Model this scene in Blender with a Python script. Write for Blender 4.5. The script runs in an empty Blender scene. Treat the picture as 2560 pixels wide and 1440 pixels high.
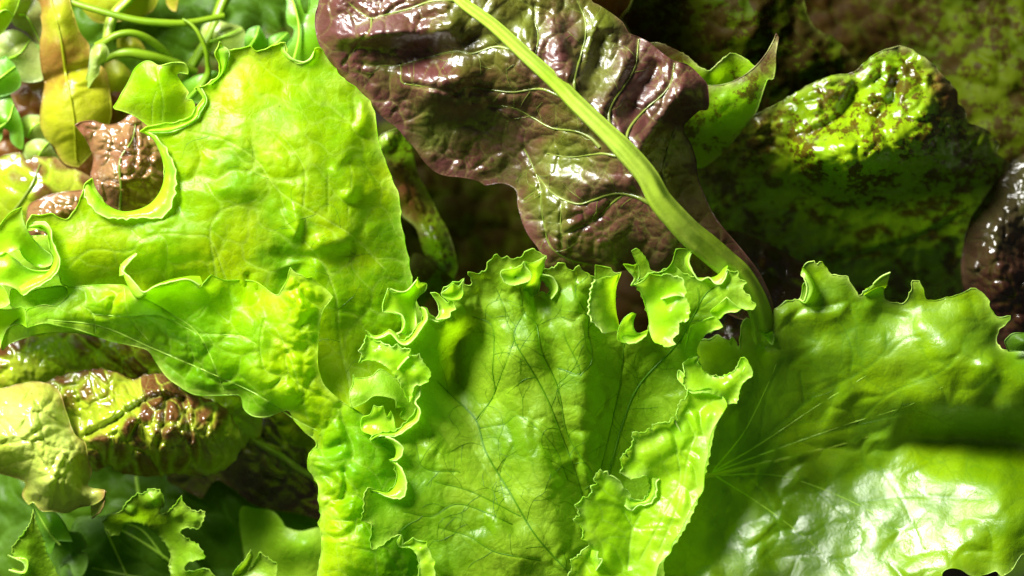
import bpy, math, random
import numpy as np
from mathutils import Vector

# ---------------------------------------------------------------- camera, world, lamps
S = 1.2e-4           # metres per unit of the layout grid (the frame is 2560 x 1440 of them)
D = 8000.0           # camera distance in layout units
scene = bpy.context.scene
C = scene.collection
cam_d = bpy.data.cameras.new('camera'); cam = bpy.data.objects.new('camera', cam_d); C.objects.link(cam)
cam.location = (0, 0, D*S)
cam_d.sensor_width = 36; cam_d.lens = 36*D/2560
cam_d.clip_start = 0.05; cam_d.clip_end = 50
cam_d.dof.use_dof = True; cam_d.dof.focus_distance = (D-90)*S; cam_d.dof.aperture_fstop = 5.6
scene.camera = cam

world = bpy.data.worlds.new('World'); scene.world = world; world.use_nodes = True
bg = world.node_tree.nodes['Background']
bg.inputs[0].default_value = (1.0, 0.98, 0.92, 1); bg.inputs[1].default_value = 0.04

def area(name, loc, size, size_y, power, col):
    l = bpy.data.lights.new(name, 'AREA'); l.shape = 'RECTANGLE'; l.size = size; l.size_y = size_y
    l.energy = power; l.color = col
    o = bpy.data.objects.new(name, l); C.objects.link(o); o.location = loc
    o.rotation_euler = (-Vector(loc)).to_track_quat('-Z', 'Y').to_euler()
    return o
area('window_light', (-0.47, 0.50, 0.48), 0.34, 0.28, 33, (1.0, 0.98, 0.94))
#area('side_light', (0.62, 0.22, 0.80), 0.30, 0.22, 3.0, (0.96, 0.98, 1.0))

scene.view_settings.view_transform = 'Standard'
scene.view_settings.look = 'None'
scene.view_settings.exposure = 0.0
scene.view_settings.gamma = 1
scene.cycles.max_bounces = 8
scene.cycles.diffuse_bounces = 4
scene.cycles.transmission_bounces = 4
scene.cycles.glossy_bounces = 3

# ---------------------------------------------------------------- maths helpers
def world_pt(x, y, z):
    z = z*1.5                                   # the heap is this much deeper than the heights noted below
    k = (D-z)/D*S
    return np.stack([(x-1280)*k, (720-y)*k, z*S], -1)

def hash2(i, j, k=0):
    i = i.astype(np.int64); j = j.astype(np.int64)
    n = (i*374761393 + j*668265263 + k*2147483629) & 0x7fffffff
    n = ((n ^ (n >> 13))*1274126177) & 0x7fffffff
    n = ((n ^ (n >> 16))*668265263) & 0x7fffffff
    return ((n ^ (n >> 15)) & 0xffffff)/float(0xffffff)

def noise(x, y, seed=0):
    xi = np.floor(x); yi = np.floor(y); fx = x-xi; fy = y-yi
    u = fx*fx*fx*(fx*(fx*6-15)+10); v = fy*fy*fy*(fy*(fy*6-15)+10)
    def g(di, dj):
        a = hash2(xi+di, yi+dj, seed)*2*math.pi
        return np.cos(a)*(fx-di) + np.sin(a)*(fy-dj)
    return 1.5*((g(0,0)*(1-u)+g(1,0)*u)*(1-v) + (g(0,1)*(1-u)+g(1,1)*u)*v)

def voro(x, y, seed=0):
    xi = np.floor(x); yi = np.floor(y)
    f1 = np.full(x.shape, 9.0); f2 = np.full(x.shape, 9.0); idv = np.zeros(x.shape)
    for di in (-1, 0, 1):
        for dj in (-1, 0, 1):
            cx = xi+di; cy = yi+dj
            px = cx+0.15+0.7*hash2(cx, cy, seed); py = cy+0.15+0.7*hash2(cx, cy, seed+7)
            d = np.hypot(px-x, py-y)
            closer = d < f1
            f2 = np.where(closer, f1, np.minimum(f2, d))
            idv = np.where(closer, hash2(cx, cy, seed+13), idv)
            f1 = np.where(closer, d, f1)
    return f1, f2, idv

def smooth(a, b, x):
    t = np.clip((x-a)/(b-a), 0, 1); return t*t*(3-2*t)

class TPS:
    def __init__(self, pts, reg=2.0):
        p = np.array([q[:3] for q in pts], float)
        # drop duplicates
        _, idx = np.unique(np.round(p[:, :2]), axis=0, return_index=True)
        p = p[np.sort(idx)]
        self.c = p[:, :2]/100.0
        n = len(p)
        K = self.k(np.hypot(self.c[:, None, 0]-self.c[None, :, 0], self.c[:, None, 1]-self.c[None, :, 1]))
        K += np.eye(n)*reg*0.01
        A = np.zeros((n+3, n+3)); A[:n, :n] = K; A[:n, n] = 1; A[:n, n+1:] = self.c
        A[n, :n] = 1; A[n+1:, :n] = self.c.T
        b = np.zeros(n+3); b[:n] = p[:, 2]
        self.w = np.linalg.lstsq(A, b, rcond=None)[0]
    def k(self, r):
        return np.where(r > 1e-6, r*r*np.log(np.maximum(r, 1e-6)), 0.0)
    def __call__(self, x, y):
        x = np.asarray(x, float).ravel()/100; y = np.asarray(y, float).ravel()/100
        out = np.empty(len(x)); n = len(self.c)
        for s in range(0, len(x), 20000):
            xs = x[s:s+20000]; ys = y[s:s+20000]
            K = self.k(np.hypot(xs[:, None]-self.c[None, :, 0], ys[:, None]-self.c[None, :, 1]))
            out[s:s+20000] = K @ self.w[:n] + self.w[n] + xs*self.w[n+1] + ys*self.w[n+2]
        return out

def crom(pts, step=6.0, closed=False, sharp=None):
    """Catmull-Rom through pts (n x k), pts flagged sharp keep their corner."""
    P = np.array(pts, float); n = len(P)
    sh = np.zeros(n, bool) if sharp is None else np.array(sharp, bool)
    out = []
    segs = n if closed else n-1
    for i in range(segs):
        p1 = P[i]; p2 = P[(i+1) % n]
        p0 = P[(i-1) % n] if (closed or i > 0) else 2*p1-p2
        p3 = P[(i+2) % n] if (closed or i+2 < n) else 2*p2-p1
        L = np.hypot(*(p2-p1)[:2])
        m1 = (p2-p1) if sh[i] else (p2-p0)/2
        m2 = (p2-p1) if sh[(i+1) % n] else (p3-p1)/2
        for m in (m1, m2):
            q = np.hypot(*m[:2])
            if q > 1.3*L and q > 0: m *= 1.3*L/q
        k = max(1, int(round(L/step)))
        for t in np.arange(k)/k:
            t2 = t*t; t3 = t2*t
            out.append((2*t3-3*t2+1)*p1+(t3-2*t2+t)*m1+(-2*t3+3*t2)*p2+(t3-t2)*m2)
    if not closed: out.append(P[-1])
    return np.array(out)

def teeth(poly, spacing, amp, seed=1, keep=None):
    """saw-like lettuce teeth along a closed outline: thin spikes with hollow arcs between"""
    rng = random.Random(seed)
    n = len(poly); nxt = np.roll(poly, -1, 0); prv = np.roll(poly, 1, 0)
    seg = np.hypot(*(nxt-poly)[:, :2].T); s = np.concatenate([[0], np.cumsum(seg)[:-1]]); T = seg.sum()
    area2 = np.sum(poly[:, 0]*nxt[:, 1]-nxt[:, 0]*poly[:, 1])
    tan = nxt-prv; nrm = np.stack([tan[:, 1], -tan[:, 0]], -1)
    nrm /= np.maximum(np.hypot(nrm[:, 0], nrm[:, 1]), 1e-6)[:, None]
    if area2 < 0: nrm = -nrm
    marks = []; a = 0
    while a < T:
        marks.append((a, rng.uniform(0.25, 1.0))); a += spacing*rng.uniform(0.55, 1.5)
    marks.append((T, marks[0][1])); ms = np.array([m[0] for m in marks]); mh = np.array([m[1] for m in marks])
    j = np.clip(np.searchsorted(ms, s, 'right')-1, 0, len(ms)-2)
    f = (s-ms[j])/np.maximum(ms[j+1]-ms[j], 1e-6)
    h = mh[j]*np.clip(1-f*3.2, 0, 1)**1.6 + mh[j+1]*np.clip((f-0.55)/0.45, 0, 1)**1.8
    out = poly.copy(); out[:, :2] += nrm*(h*amp)[:, None]
    if keep is not None:
        m = keep(poly[:, 0], poly[:, 1]); out = np.where(m[:, None], out, poly)
    return out

def inside(px, py, poly):
    r = np.zeros(px.shape, bool); x0 = poly[:, 0]; y0 = poly[:, 1]
    x1 = np.roll(x0, -1); y1 = np.roll(y0, -1)
    for a, b, c, d in zip(x0, y0, x1, y1):
        if b == d: continue
        m = (b > py) != (d > py)
        if not m.any(): continue
        r ^= m & (px < (c-a)*(py-b)/(d-b)+a)
    return r

def nearest(px, py, poly, closed=True):
    """nearest point on polyline: returns distance, x, y"""
    A = poly[:, :2]; B = np.roll(A, -1, 0)
    if not closed: A = A[:-1]; B = B[:-1]
    d = B-A; L2 = np.maximum((d**2).sum(1), 1e-9)
    bd = np.empty(len(px)); bx = np.empty(len(px)); by = np.empty(len(px))
    st = max(1, int(3e6//len(A)))
    for s in range(0, len(px), st):
        x = px[s:s+st, None]; y = py[s:s+st, None]
        t = np.clip(((x-A[:, 0])*d[:, 0]+(y-A[:, 1])*d[:, 1])/L2, 0, 1)
        qx = A[:, 0]+t*d[:, 0]; qy = A[:, 1]+t*d[:, 1]
        dd = (qx-x)**2+(qy-y)**2; k = dd.argmin(1); r = np.arange(len(k))
        bd[s:s+st] = np.sqrt(dd[r, k]); bx[s:s+st] = qx[r, k]; by[s:s+st] = qy[r, k]
    return bd, bx, by

# ---------------------------------------------------------------- materials
def nodes_of(m):
    m.use_nodes = True; nt = m.node_tree; nt.nodes.clear(); return nt, nt.nodes, nt.links
def col4(c): return (c[0], c[1], c[2], 1)
class NB:
    def __init__(s, m): s.nt, s.n, s.l = nodes_of(m)
    def node(s, t, **kw):
        o = s.n.new(t)
        for k, v in kw.items(): setattr(o, k, v)
        return o
    def attr(s, name): return s.node('ShaderNodeAttribute', attribute_name=name)
    def math(s, op, a, b=None, clamp=False):
        o = s.node('ShaderNodeMath', operation=op); o.use_clamp = clamp
        for i, v in enumerate((a, b)):
            if v is None: continue
            if isinstance(v, (int, float)): o.inputs[i].default_value = v
            else: s.l.new(v, o.inputs[i])
        return o.outputs[0]
    def mix(s, f, a, b, mode='MIX'):
        o = s.node('ShaderNodeMix', data_type='RGBA', blend_type=mode)
        for i, v in ((0, f), (6, a), (7, b)):
            if isinstance(v, (int, float)): o.inputs[i].default_value = v
            elif isinstance(v, tuple): o.inputs[i].default_value = col4(v)
            else: s.l.new(v, o.inputs[i])
        return o.outputs[2]
    def noise(s, vec, scale, detail=3, rough=0.55, off=0):
        mp = s.node('ShaderNodeMapping'); mp.inputs['Location'].default_value = (off, off*0.7, off*0.3)
        s.l.new(vec, mp.inputs[0])
        o = s.node('ShaderNodeTexNoise'); o.inputs['Scale'].default_value = scale
        o.inputs['Detail'].default_value = detail; o.inputs['Roughness'].default_value = rough
        s.l.new(mp.outputs[0], o.inputs['Vector']); return o.outputs['Fac']
    def ramp(s, f, a, b):
        o = s.node('ShaderNodeMapRange', interpolation_type='SMOOTHSTEP')
        o.inputs['From Min'].default_value = a; o.inputs['From Max'].default_value = b
        s.l.new(f, o.inputs['Value']); return o.outputs[0]

def leafmat(name, base, base2, vein, edge, tint=(0.1, 0.02, 0.02), trans=(0.5, 0.8, 0.02), tfac=0.38,
            rough=0.3, net=0.5, speck=None, bump=0.5, net_scale=4.0, veinmix=0.6, spec=0.5, seed=0, coat=0.0):
    m = bpy.data.materials.new(name); b = NB(m)
    pc = b.attr('flat').outputs['Vector']
    n1 = b.noise(pc, 0.55, 3, 0.55, 3+seed); n2 = b.noise(pc, 3.0, 4, 0.6, 9+seed)
    c = b.mix(b.ramp(n1, 0.35, 0.65), base, base2)
    c = b.mix(b.math('MULTIPLY', b.ramp(n2, 0.35, 0.75), 0.25), c, base2)
    grain = b.ramp(b.math('ADD', b.math('MULTIPLY', b.noise(pc, 26, 3, 0.7, 90), 0.6), b.math('MULTIPLY', b.noise(pc, 9, 4, 0.65, 95+seed), 0.4)), 0.3, 0.7)
    c = b.mix(b.math('MULTIPLY', grain, 0.16), c, tuple(0.5*q for q in base))
    # red or brown tint, painted shade on a few leaves, broken up by noise
    tn = b.math('ADD', b.attr('tint').outputs['Fac'], b.math('MULTIPLY', b.math('SUBTRACT', b.noise(pc, 2.2, 5, 0.65, 20+seed), 0.5), 0.9))
    tf = b.ramp(tn, 0.15, 0.85)
    c = b.mix(tf, c, tint)
    tc = b.mix(b.math('MULTIPLY', tf, 0.85), trans, tuple(min(1, t*1.6+0.01) for t in tint))
    if speck:
        colr, amount, sc = speck
        vs = b.noise(pc, sc, 6, 0.72, 40+seed); vb = b.noise(pc, sc*0.3, 3, 0.6, 60+seed)
        lv = b.math('ADD', vs, b.math('MULTIPLY', b.math('SUBTRACT', vb, 0.5), 0.9))
        sf = b.math('MULTIPLY', b.ramp(lv, 0.60-amount*0.25, 0.70-amount*0.25), 0.9)
        c = b.mix(sf, c, colr); tc = b.mix(sf, tc, tuple(t*1.3 for t in colr))
    # fine reticulate venation
    warp = b.node('ShaderNodeTexNoise'); warp.inputs['Scale'].default_value = 2.5; b.l.new(pc, warp.inputs['Vector'])
    wm = b.node('ShaderNodeVectorMath', operation='MULTIPLY_ADD'); b.l.new(warp.outputs['Color'], wm.inputs[0])
    wm.inputs[1].default_value = (0.28, 0.28, 0); b.l.new(pc, wm.inputs[2])
    vo = b.node('ShaderNodeTexVoronoi', feature='DISTANCE_TO_EDGE'); vo.inputs['Scale'].default_value = net_scale
    b.l.new(wm.outputs[0], vo.inputs['Vector'])
    line = b.math('SUBTRACT', 1.0, b.ramp(vo.outputs['Distance'], 0.0, 0.07))
    vo2 = b.node('ShaderNodeTexVoronoi', feature='DISTANCE_TO_EDGE'); vo2.inputs['Scale'].default_value = net_scale*2.6
    b.l.new(wm.outputs[0], vo2.inputs['Vector'])
    line2 = b.math('SUBTRACT', 1.0, b.ramp(vo2.outputs['Distance'], 0.0, 0.12))
    gate = b.ramp(b.noise(pc, 1.1, 2, 0.5, 77+seed), 0.35, 0.6)
    nets = b.math('MULTIPLY', b.math('ADD', b.math('MULTIPLY', line, 0.7), b.math('MULTIPLY', line2, 0.3)), b.math('MULTIPLY', gate, net), True)
    c = b.mix(b.math('MULTIPLY', nets, 0.6), c, vein)
    c = b.mix(b.math('MULTIPLY', b.attr('vein').outputs['Fac'], veinmix, True), c, vein)
    tc = b.mix(b.math('MULTIPLY', nets, 0.3), tc, vein)
    ef = b.attr('edge').outputs['Fac']
    c = b.mix(ef, c, edge); tc = b.mix(b.math('MULTIPLY', ef, 0.6), tc, edge)
    # a few small blemishes
    vs_ = b.node('ShaderNodeTexVoronoi', feature='F1'); vs_.inputs['Scale'].default_value = 1.1; b.l.new(wm.outputs[0], vs_.inputs['Vector'])
    sp = b.math('ADD', vs_.outputs['Distance'], b.math('MULTIPLY', b.noise(pc, 22, 2, 0.5, 15), 0.05))
    c = b.mix(b.math('MULTIPLY', b.math('SUBTRACT', 1.0, b.ramp(sp, 0.035, 0.06)), 0.65), c, (0.10, 0.075, 0.012))
    # bump
    h = b.math('MULTIPLY', b.ramp(vo.outputs['Distance'], 0.0, 0.3), 0.6*net)
    h = b.math('ADD', h, b.math('MULTIPLY', b.ramp(vo2.outputs['Distance'], 0.0, 0.3), 0.25*net))
    h = b.math('ADD', h, b.math('MULTIPLY', n2, 0.7))
    h = b.math('ADD', h, b.math('MULTIPLY', b.noise(pc, 14, 3, 0.6, 5), 0.40))
    h = b.math('ADD', h, b.math('MULTIPLY', b.noise(pc, 45, 2, 0.6, 8), 0.22))
    bp = b.node('ShaderNodeBump'); bp.inputs['Strength'].default_value = bump*0.55; bp.inputs['Distance'].default_value = 6*S
    b.l.new(h, bp.inputs['Height'])
    pr = b.node('ShaderNodeBsdfPrincipled'); b.l.new(c, pr.inputs['Base Color'])
    rr = b.math('ADD', rough-0.16, b.math('ADD', b.math('MULTIPLY', b.noise(pc, 7, 3, 0.6, 31), 0.14), b.math('MULTIPLY', b.ramp(b.noise(pc, 0.9, 3, 0.6, 71+seed), 0.3, 0.7), 0.22)))
    b.l.new(rr, pr.inputs['Roughness']); pr.inputs['Specular IOR Level'].default_value = spec
    pr.inputs['Coat Weight'].default_value = coat; pr.inputs['Coat Roughness'].default_value = 0.12
    b.l.new(bp.outputs[0], pr.inputs['Normal']); b.l.new(bp.outputs[0], pr.inputs['Coat Normal'])
    tr = b.node('ShaderNodeBsdfTranslucent'); b.l.new(tc, tr.inputs['Color']); b.l.new(bp.outputs[0], tr.inputs['Normal'])
    mx = b.node('ShaderNodeMixShader'); mx.inputs[0].default_value = tfac
    b.l.new(pr.outputs[0], mx.inputs[1]); b.l.new(tr.outputs[0], mx.inputs[2])
    out = b.node('ShaderNodeOutputMaterial'); b.l.new(mx.outputs[0], out.inputs[0])
    return m

M = {}
M['green'] = leafmat('frilly_green', (0.14, 0.31, 0.002), (0.28, 0.48, 0.018), (0.06, 0.18, 0.001), (0.50, 0.70, 0.10),
                     trans=(0.46, 0.86, 0.004), tfac=0.43, rough=0.40, spec=0.4, net=0.55, seed=1, veinmix=0.7)
M['lime'] = leafmat('lime_green', (0.19, 0.42, 0.0005), (0.40, 0.58, 0.0005), (0.50, 0.70, 0.10), (0.60, 0.78, 0.14),
                    tint=(0.14, 0.37, 0.001), trans=(0.62, 1.0, 0.001), tfac=0.50, rough=0.36, spec=0.28, net=0.35, seed=4, veinmix=0.6)  # tint is a deeper green that carries painted shade
M['frill'] = leafmat('frill_underside', (0.25, 0.52, 0.002), (0.40, 0.66, 0.014), (0.50, 0.75, 0.16), (0.66, 0.84, 0.24),
                     trans=(0.58, 0.98, 0.008), tfac=0.50, rough=0.28, net=0.10, seed=2, veinmix=0.4)
M['broad'] = leafmat('broad_green', (0.11, 0.24, 0.0005), (0.22, 0.39, 0.0008), (0.05, 0.17, 0.008), (0.50, 0.70, 0.12),
                     trans=(0.38, 0.78, 0.002), tfac=0.27, rough=0.34, net=0.45, seed=7, veinmix=0.5, net_scale=2.2, spec=0.7)
M['purple'] = leafmat('purple_red', (0.075, 0.065, 0.008), (0.11, 0.14, 0.01), (0.26, 0.30, 0.06), (0.30, 0.16, 0.10),
                      tint=(0.092, 0.029, 0.023), trans=(0.30, 0.16, 0.01), tfac=0.18, rough=0.33, net=0.45, seed=11,
                      bump=0.5, net_scale=3.2, spec=1.0, veinmix=0.5, coat=0.12)
M['rib'] = leafmat('pale_rib', (0.30, 0.46, 0.02), (0.40, 0.55, 0.06), (0.14, 0.28, 0.01), (0.5, 0.6, 0.2),
                   tint=(0.22, 0.42, 0.012), trans=(0.4, 0.8, 0.02), tfac=0.2, rough=0.33, net=0.05, seed=3, bump=0.35)
M['veinpale'] = leafmat('pale_vein', (0.15, 0.21, 0.02), (0.24, 0.30, 0.05), (0.3, 0.4, 0.1), (0.4, 0.5, 0.2),
                        trans=(0.3, 0.5, 0.05), tfac=0.2, rough=0.25, net=0.0, seed=5, bump=0.3, spec=0.8)
M['veindark'] = leafmat('dark_vein', (0.07, 0.22, 0.001), (0.11, 0.29, 0.002), (0.06, 0.2, 0.01), (0.06, 0.2, 0.01),
                        trans=(0.22, 0.45, 0.002), tfac=0.4, rough=0.4, net=0.0, seed=5, bump=0.2)
M['veinlime'] = leafmat('lime_vein', (0.42, 0.66, 0.05), (0.50, 0.75, 0.10), (0.4, 0.7, 0.1), (0.5, 0.8, 0.2),
                        trans=(0.6, 1.0, 0.05), tfac=0.4, rough=0.35, net=0.0, seed=5, bump=0.2)
M['speck'] = leafmat('speckled', (0.17, 0.32, 0.002), (0.28, 0.44, 0.004), (0.14, 0.25, 0.01), (0.34, 0.38, 0.12),
                     tint=(0.16, 0.05, 0.02), trans=(0.35, 0.7, 0.01), tfac=0.25, rough=0.23, net=0.3, seed=17,
                     speck=((0.075, 0.036, 0.004), 0.44, 5.5), spec=0.7, coat=0.15)
M['speckshade'] = leafmat('speckled_shaded', (0.030, 0.055, 0.001), (0.06, 0.085, 0.001), (0.05, 0.08, 0.005), (0.10, 0.12, 0.02),
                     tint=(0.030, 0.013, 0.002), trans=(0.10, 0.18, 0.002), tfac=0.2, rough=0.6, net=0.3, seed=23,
                     speck=((0.026, 0.013, 0.003), 0.62, 4.4), spec=0.05)  # speckles are the leaf's own; background shade is put into the dark base
M['torn'] = leafmat('torn_lime', (0.26, 0.55, 0.004), (0.36, 0.62, 0.006), (0.4, 0.6, 0.05), (0.62, 0.66, 0.22),
                    trans=(0.5, 0.95, 0.003), tfac=0.45, rough=0.35, net=0.4, seed=27, speck=((0.12, 0.08, 0.008), 0.30, 3.4))
M['redgreen'] = leafmat('red_tipped', (0.27, 0.38, 0.006), (0.42, 0.50, 0.03), (0.38, 0.46, 0.08), (0.42, 0.30, 0.10),
                     tint=(0.125, 0.048, 0.014), trans=(0.45, 0.7, 0.02), tfac=0.28, rough=0.20, net=0.4, seed=31,
                     spec=0.8, coat=0.5, net_scale=3.2)
M['redpale'] = leafmat('pale_red_tipped', (0.38, 0.50, 0.03), (0.58, 0.68, 0.14), (0.34, 0.42, 0.08), (0.42, 0.30, 0.10),
                     tint=(0.24, 0.13, 0.02), trans=(0.6, 0.85, 0.05), tfac=0.32, rough=0.24, net=0.4, seed=33, spec=0.7, coat=0.2, net_scale=3.2)
M['brown'] = leafmat('brown_blistered', (0.20, 0.12, 0.03), (0.26, 0.15, 0.06), (0.34, 0.28, 0.12), (0.26, 0.11, 0.05),
                     tint=(0.16, 0.055, 0.03), trans=(0.3, 0.2, 0.05), tfac=0.18, rough=0.16, net=0.3, seed=37, spec=0.9, coat=0.5)
M['yellow'] = leafmat('yellowed', (0.30, 0.36, 0.010), (0.42, 0.45, 0.012), (0.45, 0.38, 0.06), (0.42, 0.30, 0.06),
                     tint=(0.24, 0.12, 0.020), trans=(0.6, 0.65, 0.01), tfac=0.4, rough=0.42, net=0.35, seed=41)
M['pale'] = leafmat('pale_green', (0.24, 0.36, 0.03), (0.42, 0.50, 0.13), (0.4, 0.5, 0.2), (0.5, 0.6, 0.3),
                     trans=(0.5, 0.7, 0.15), tfac=0.35, rough=0.3, net=0.3, seed=43)
M['rocket'] = leafmat('rocket_green', (0.10, 0.28, 0.002), (0.17, 0.38, 0.008), (0.22, 0.5, 0.06), (0.25, 0.50, 0.12),
                     trans=(0.28, 0.75, 0.005), tfac=0.42, rough=0.40, net=0.25, seed=47)
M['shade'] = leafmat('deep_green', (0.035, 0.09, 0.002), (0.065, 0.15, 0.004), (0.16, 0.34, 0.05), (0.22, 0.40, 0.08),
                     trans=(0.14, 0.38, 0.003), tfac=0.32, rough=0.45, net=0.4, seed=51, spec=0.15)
M['darkred'] = leafmat('dark_red', (0.045, 0.032, 0.014), (0.05, 0.05, 0.014), (0.07, 0.08, 0.02), (0.12, 0.06, 0.04),
                     tint=(0.04, 0.012, 0.008), trans=(0.08, 0.05, 0.01), tfac=0.12, rough=0.18, net=0.4, seed=57, spec=0.8, coat=0.4)
M['amber'] = leafmat('amber_brown', (0.20, 0.12, 0.008), (0.30, 0.20, 0.010), (0.3, 0.2, 0.02), (0.4, 0.26, 0.04),
                     tint=(0.12, 0.03, 0.01), trans=(0.4, 0.22, 0.01), tfac=0.3, rough=0.35, net=0.4, seed=61)
M['stem'] = leafmat('stem_green', (0.10, 0.20, 0.003), (0.17, 0.28, 0.008), (0.2, 0.34, 0.02), (0.2, 0.3, 0.05),
                     trans=(0.25, 0.5, 0.004), tfac=0.15, rough=0.36, net=0.0, seed=49, spec=0.4, bump=0.4)
M['grey'] = leafmat('grey_ceramic', (0.55, 0.55, 0.56), (0.6, 0.6, 0.6), (0.5, 0.5, 0.5), (0.6, 0.6, 0.6),
                    trans=(0.3, 0.3, 0.3), tfac=0.0, rough=0.4, net=0.0, seed=5, bump=0.1)

# ---------------------------------------------------------------- builders
def make_mesh(name, V, F, mat, attrs, parent=None, origin=None):
    me = bpy.data.meshes.new(name)
    V = np.asarray(V, np.float32)
    if origin is not None: V = V-np.array(origin, np.float32)
    me.vertices.add(len(V)); me.vertices.foreach_set('co', V.ravel())
    F = np.asarray(F, np.int32)
    me.loops.add(F.size); me.loops.foreach_set('vertex_index', F.ravel())
    me.polygons.add(len(F)); me.polygons.foreach_set('loop_start', np.arange(len(F), dtype=np.int32)*F.shape[1])
    me.polygons.foreach_set('loop_total', np.full(len(F), F.shape[1], np.int32))
    me.update(calc_edges=True); me.validate()
    me.polygons.foreach_set('use_smooth', np.ones(len(me.polygons), bool))
    for k, v in attrs.items():
        if v.ndim == 2:
            a = me.attributes.new(k, 'FLOAT_VECTOR', 'POINT'); a.data.foreach_set('vector', v.astype(np.float32).ravel())
        else:
            a = me.attributes.new(k, 'FLOAT', 'POINT'); a.data.foreach_set('value', v.astype(np.float32))
    me.materials.append(mat)
    o = bpy.data.objects.new(name, me); C.objects.link(o)
    if parent: o.parent = parent
    return o

def tube(line, rad, nseg=8, flat=1.0):
    """line n x 3 in layout units (x,y,z), rad n -> verts, quads. flattened in z by flat"""
    line = np.asarray(line, float); n = len(line)
    t = np.gradient(line, axis=0); t /= np.maximum(np.linalg.norm(t, axis=1), 1e-6)[:, None]
    up = np.array([0, 0, 1.0]); side = np.cross(t, up); side /= np.maximum(np.linalg.norm(side, axis=1), 1e-6)[:, None]
    nn = np.cross(side, t)
    a = np.arange(nseg)*2*math.pi/nseg
    V = line[:, None, :] + side[:, None, :]*(np.cos(a)[None, :, None]*rad[:, None, None]) + nn[:, None, :]*(np.sin(a)[None, :, None]*rad[:, None, None]*flat)
    F = []
    for i in range(n-1):
        for j in range(nseg):
            k = (j+1) % nseg
            F.append((i*nseg+j, i*nseg+k, (i+1)*nseg+k, (i+1)*nseg+j))
    return V.reshape(-1, 3), np.array(F)

def pts_of(outline):
    P = [(p[0], p[1]) for p in outline]
    sh = [('s' in p) or (len(p) > 3 and p[3] == 's') for p in outline]
    return P, sh

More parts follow.
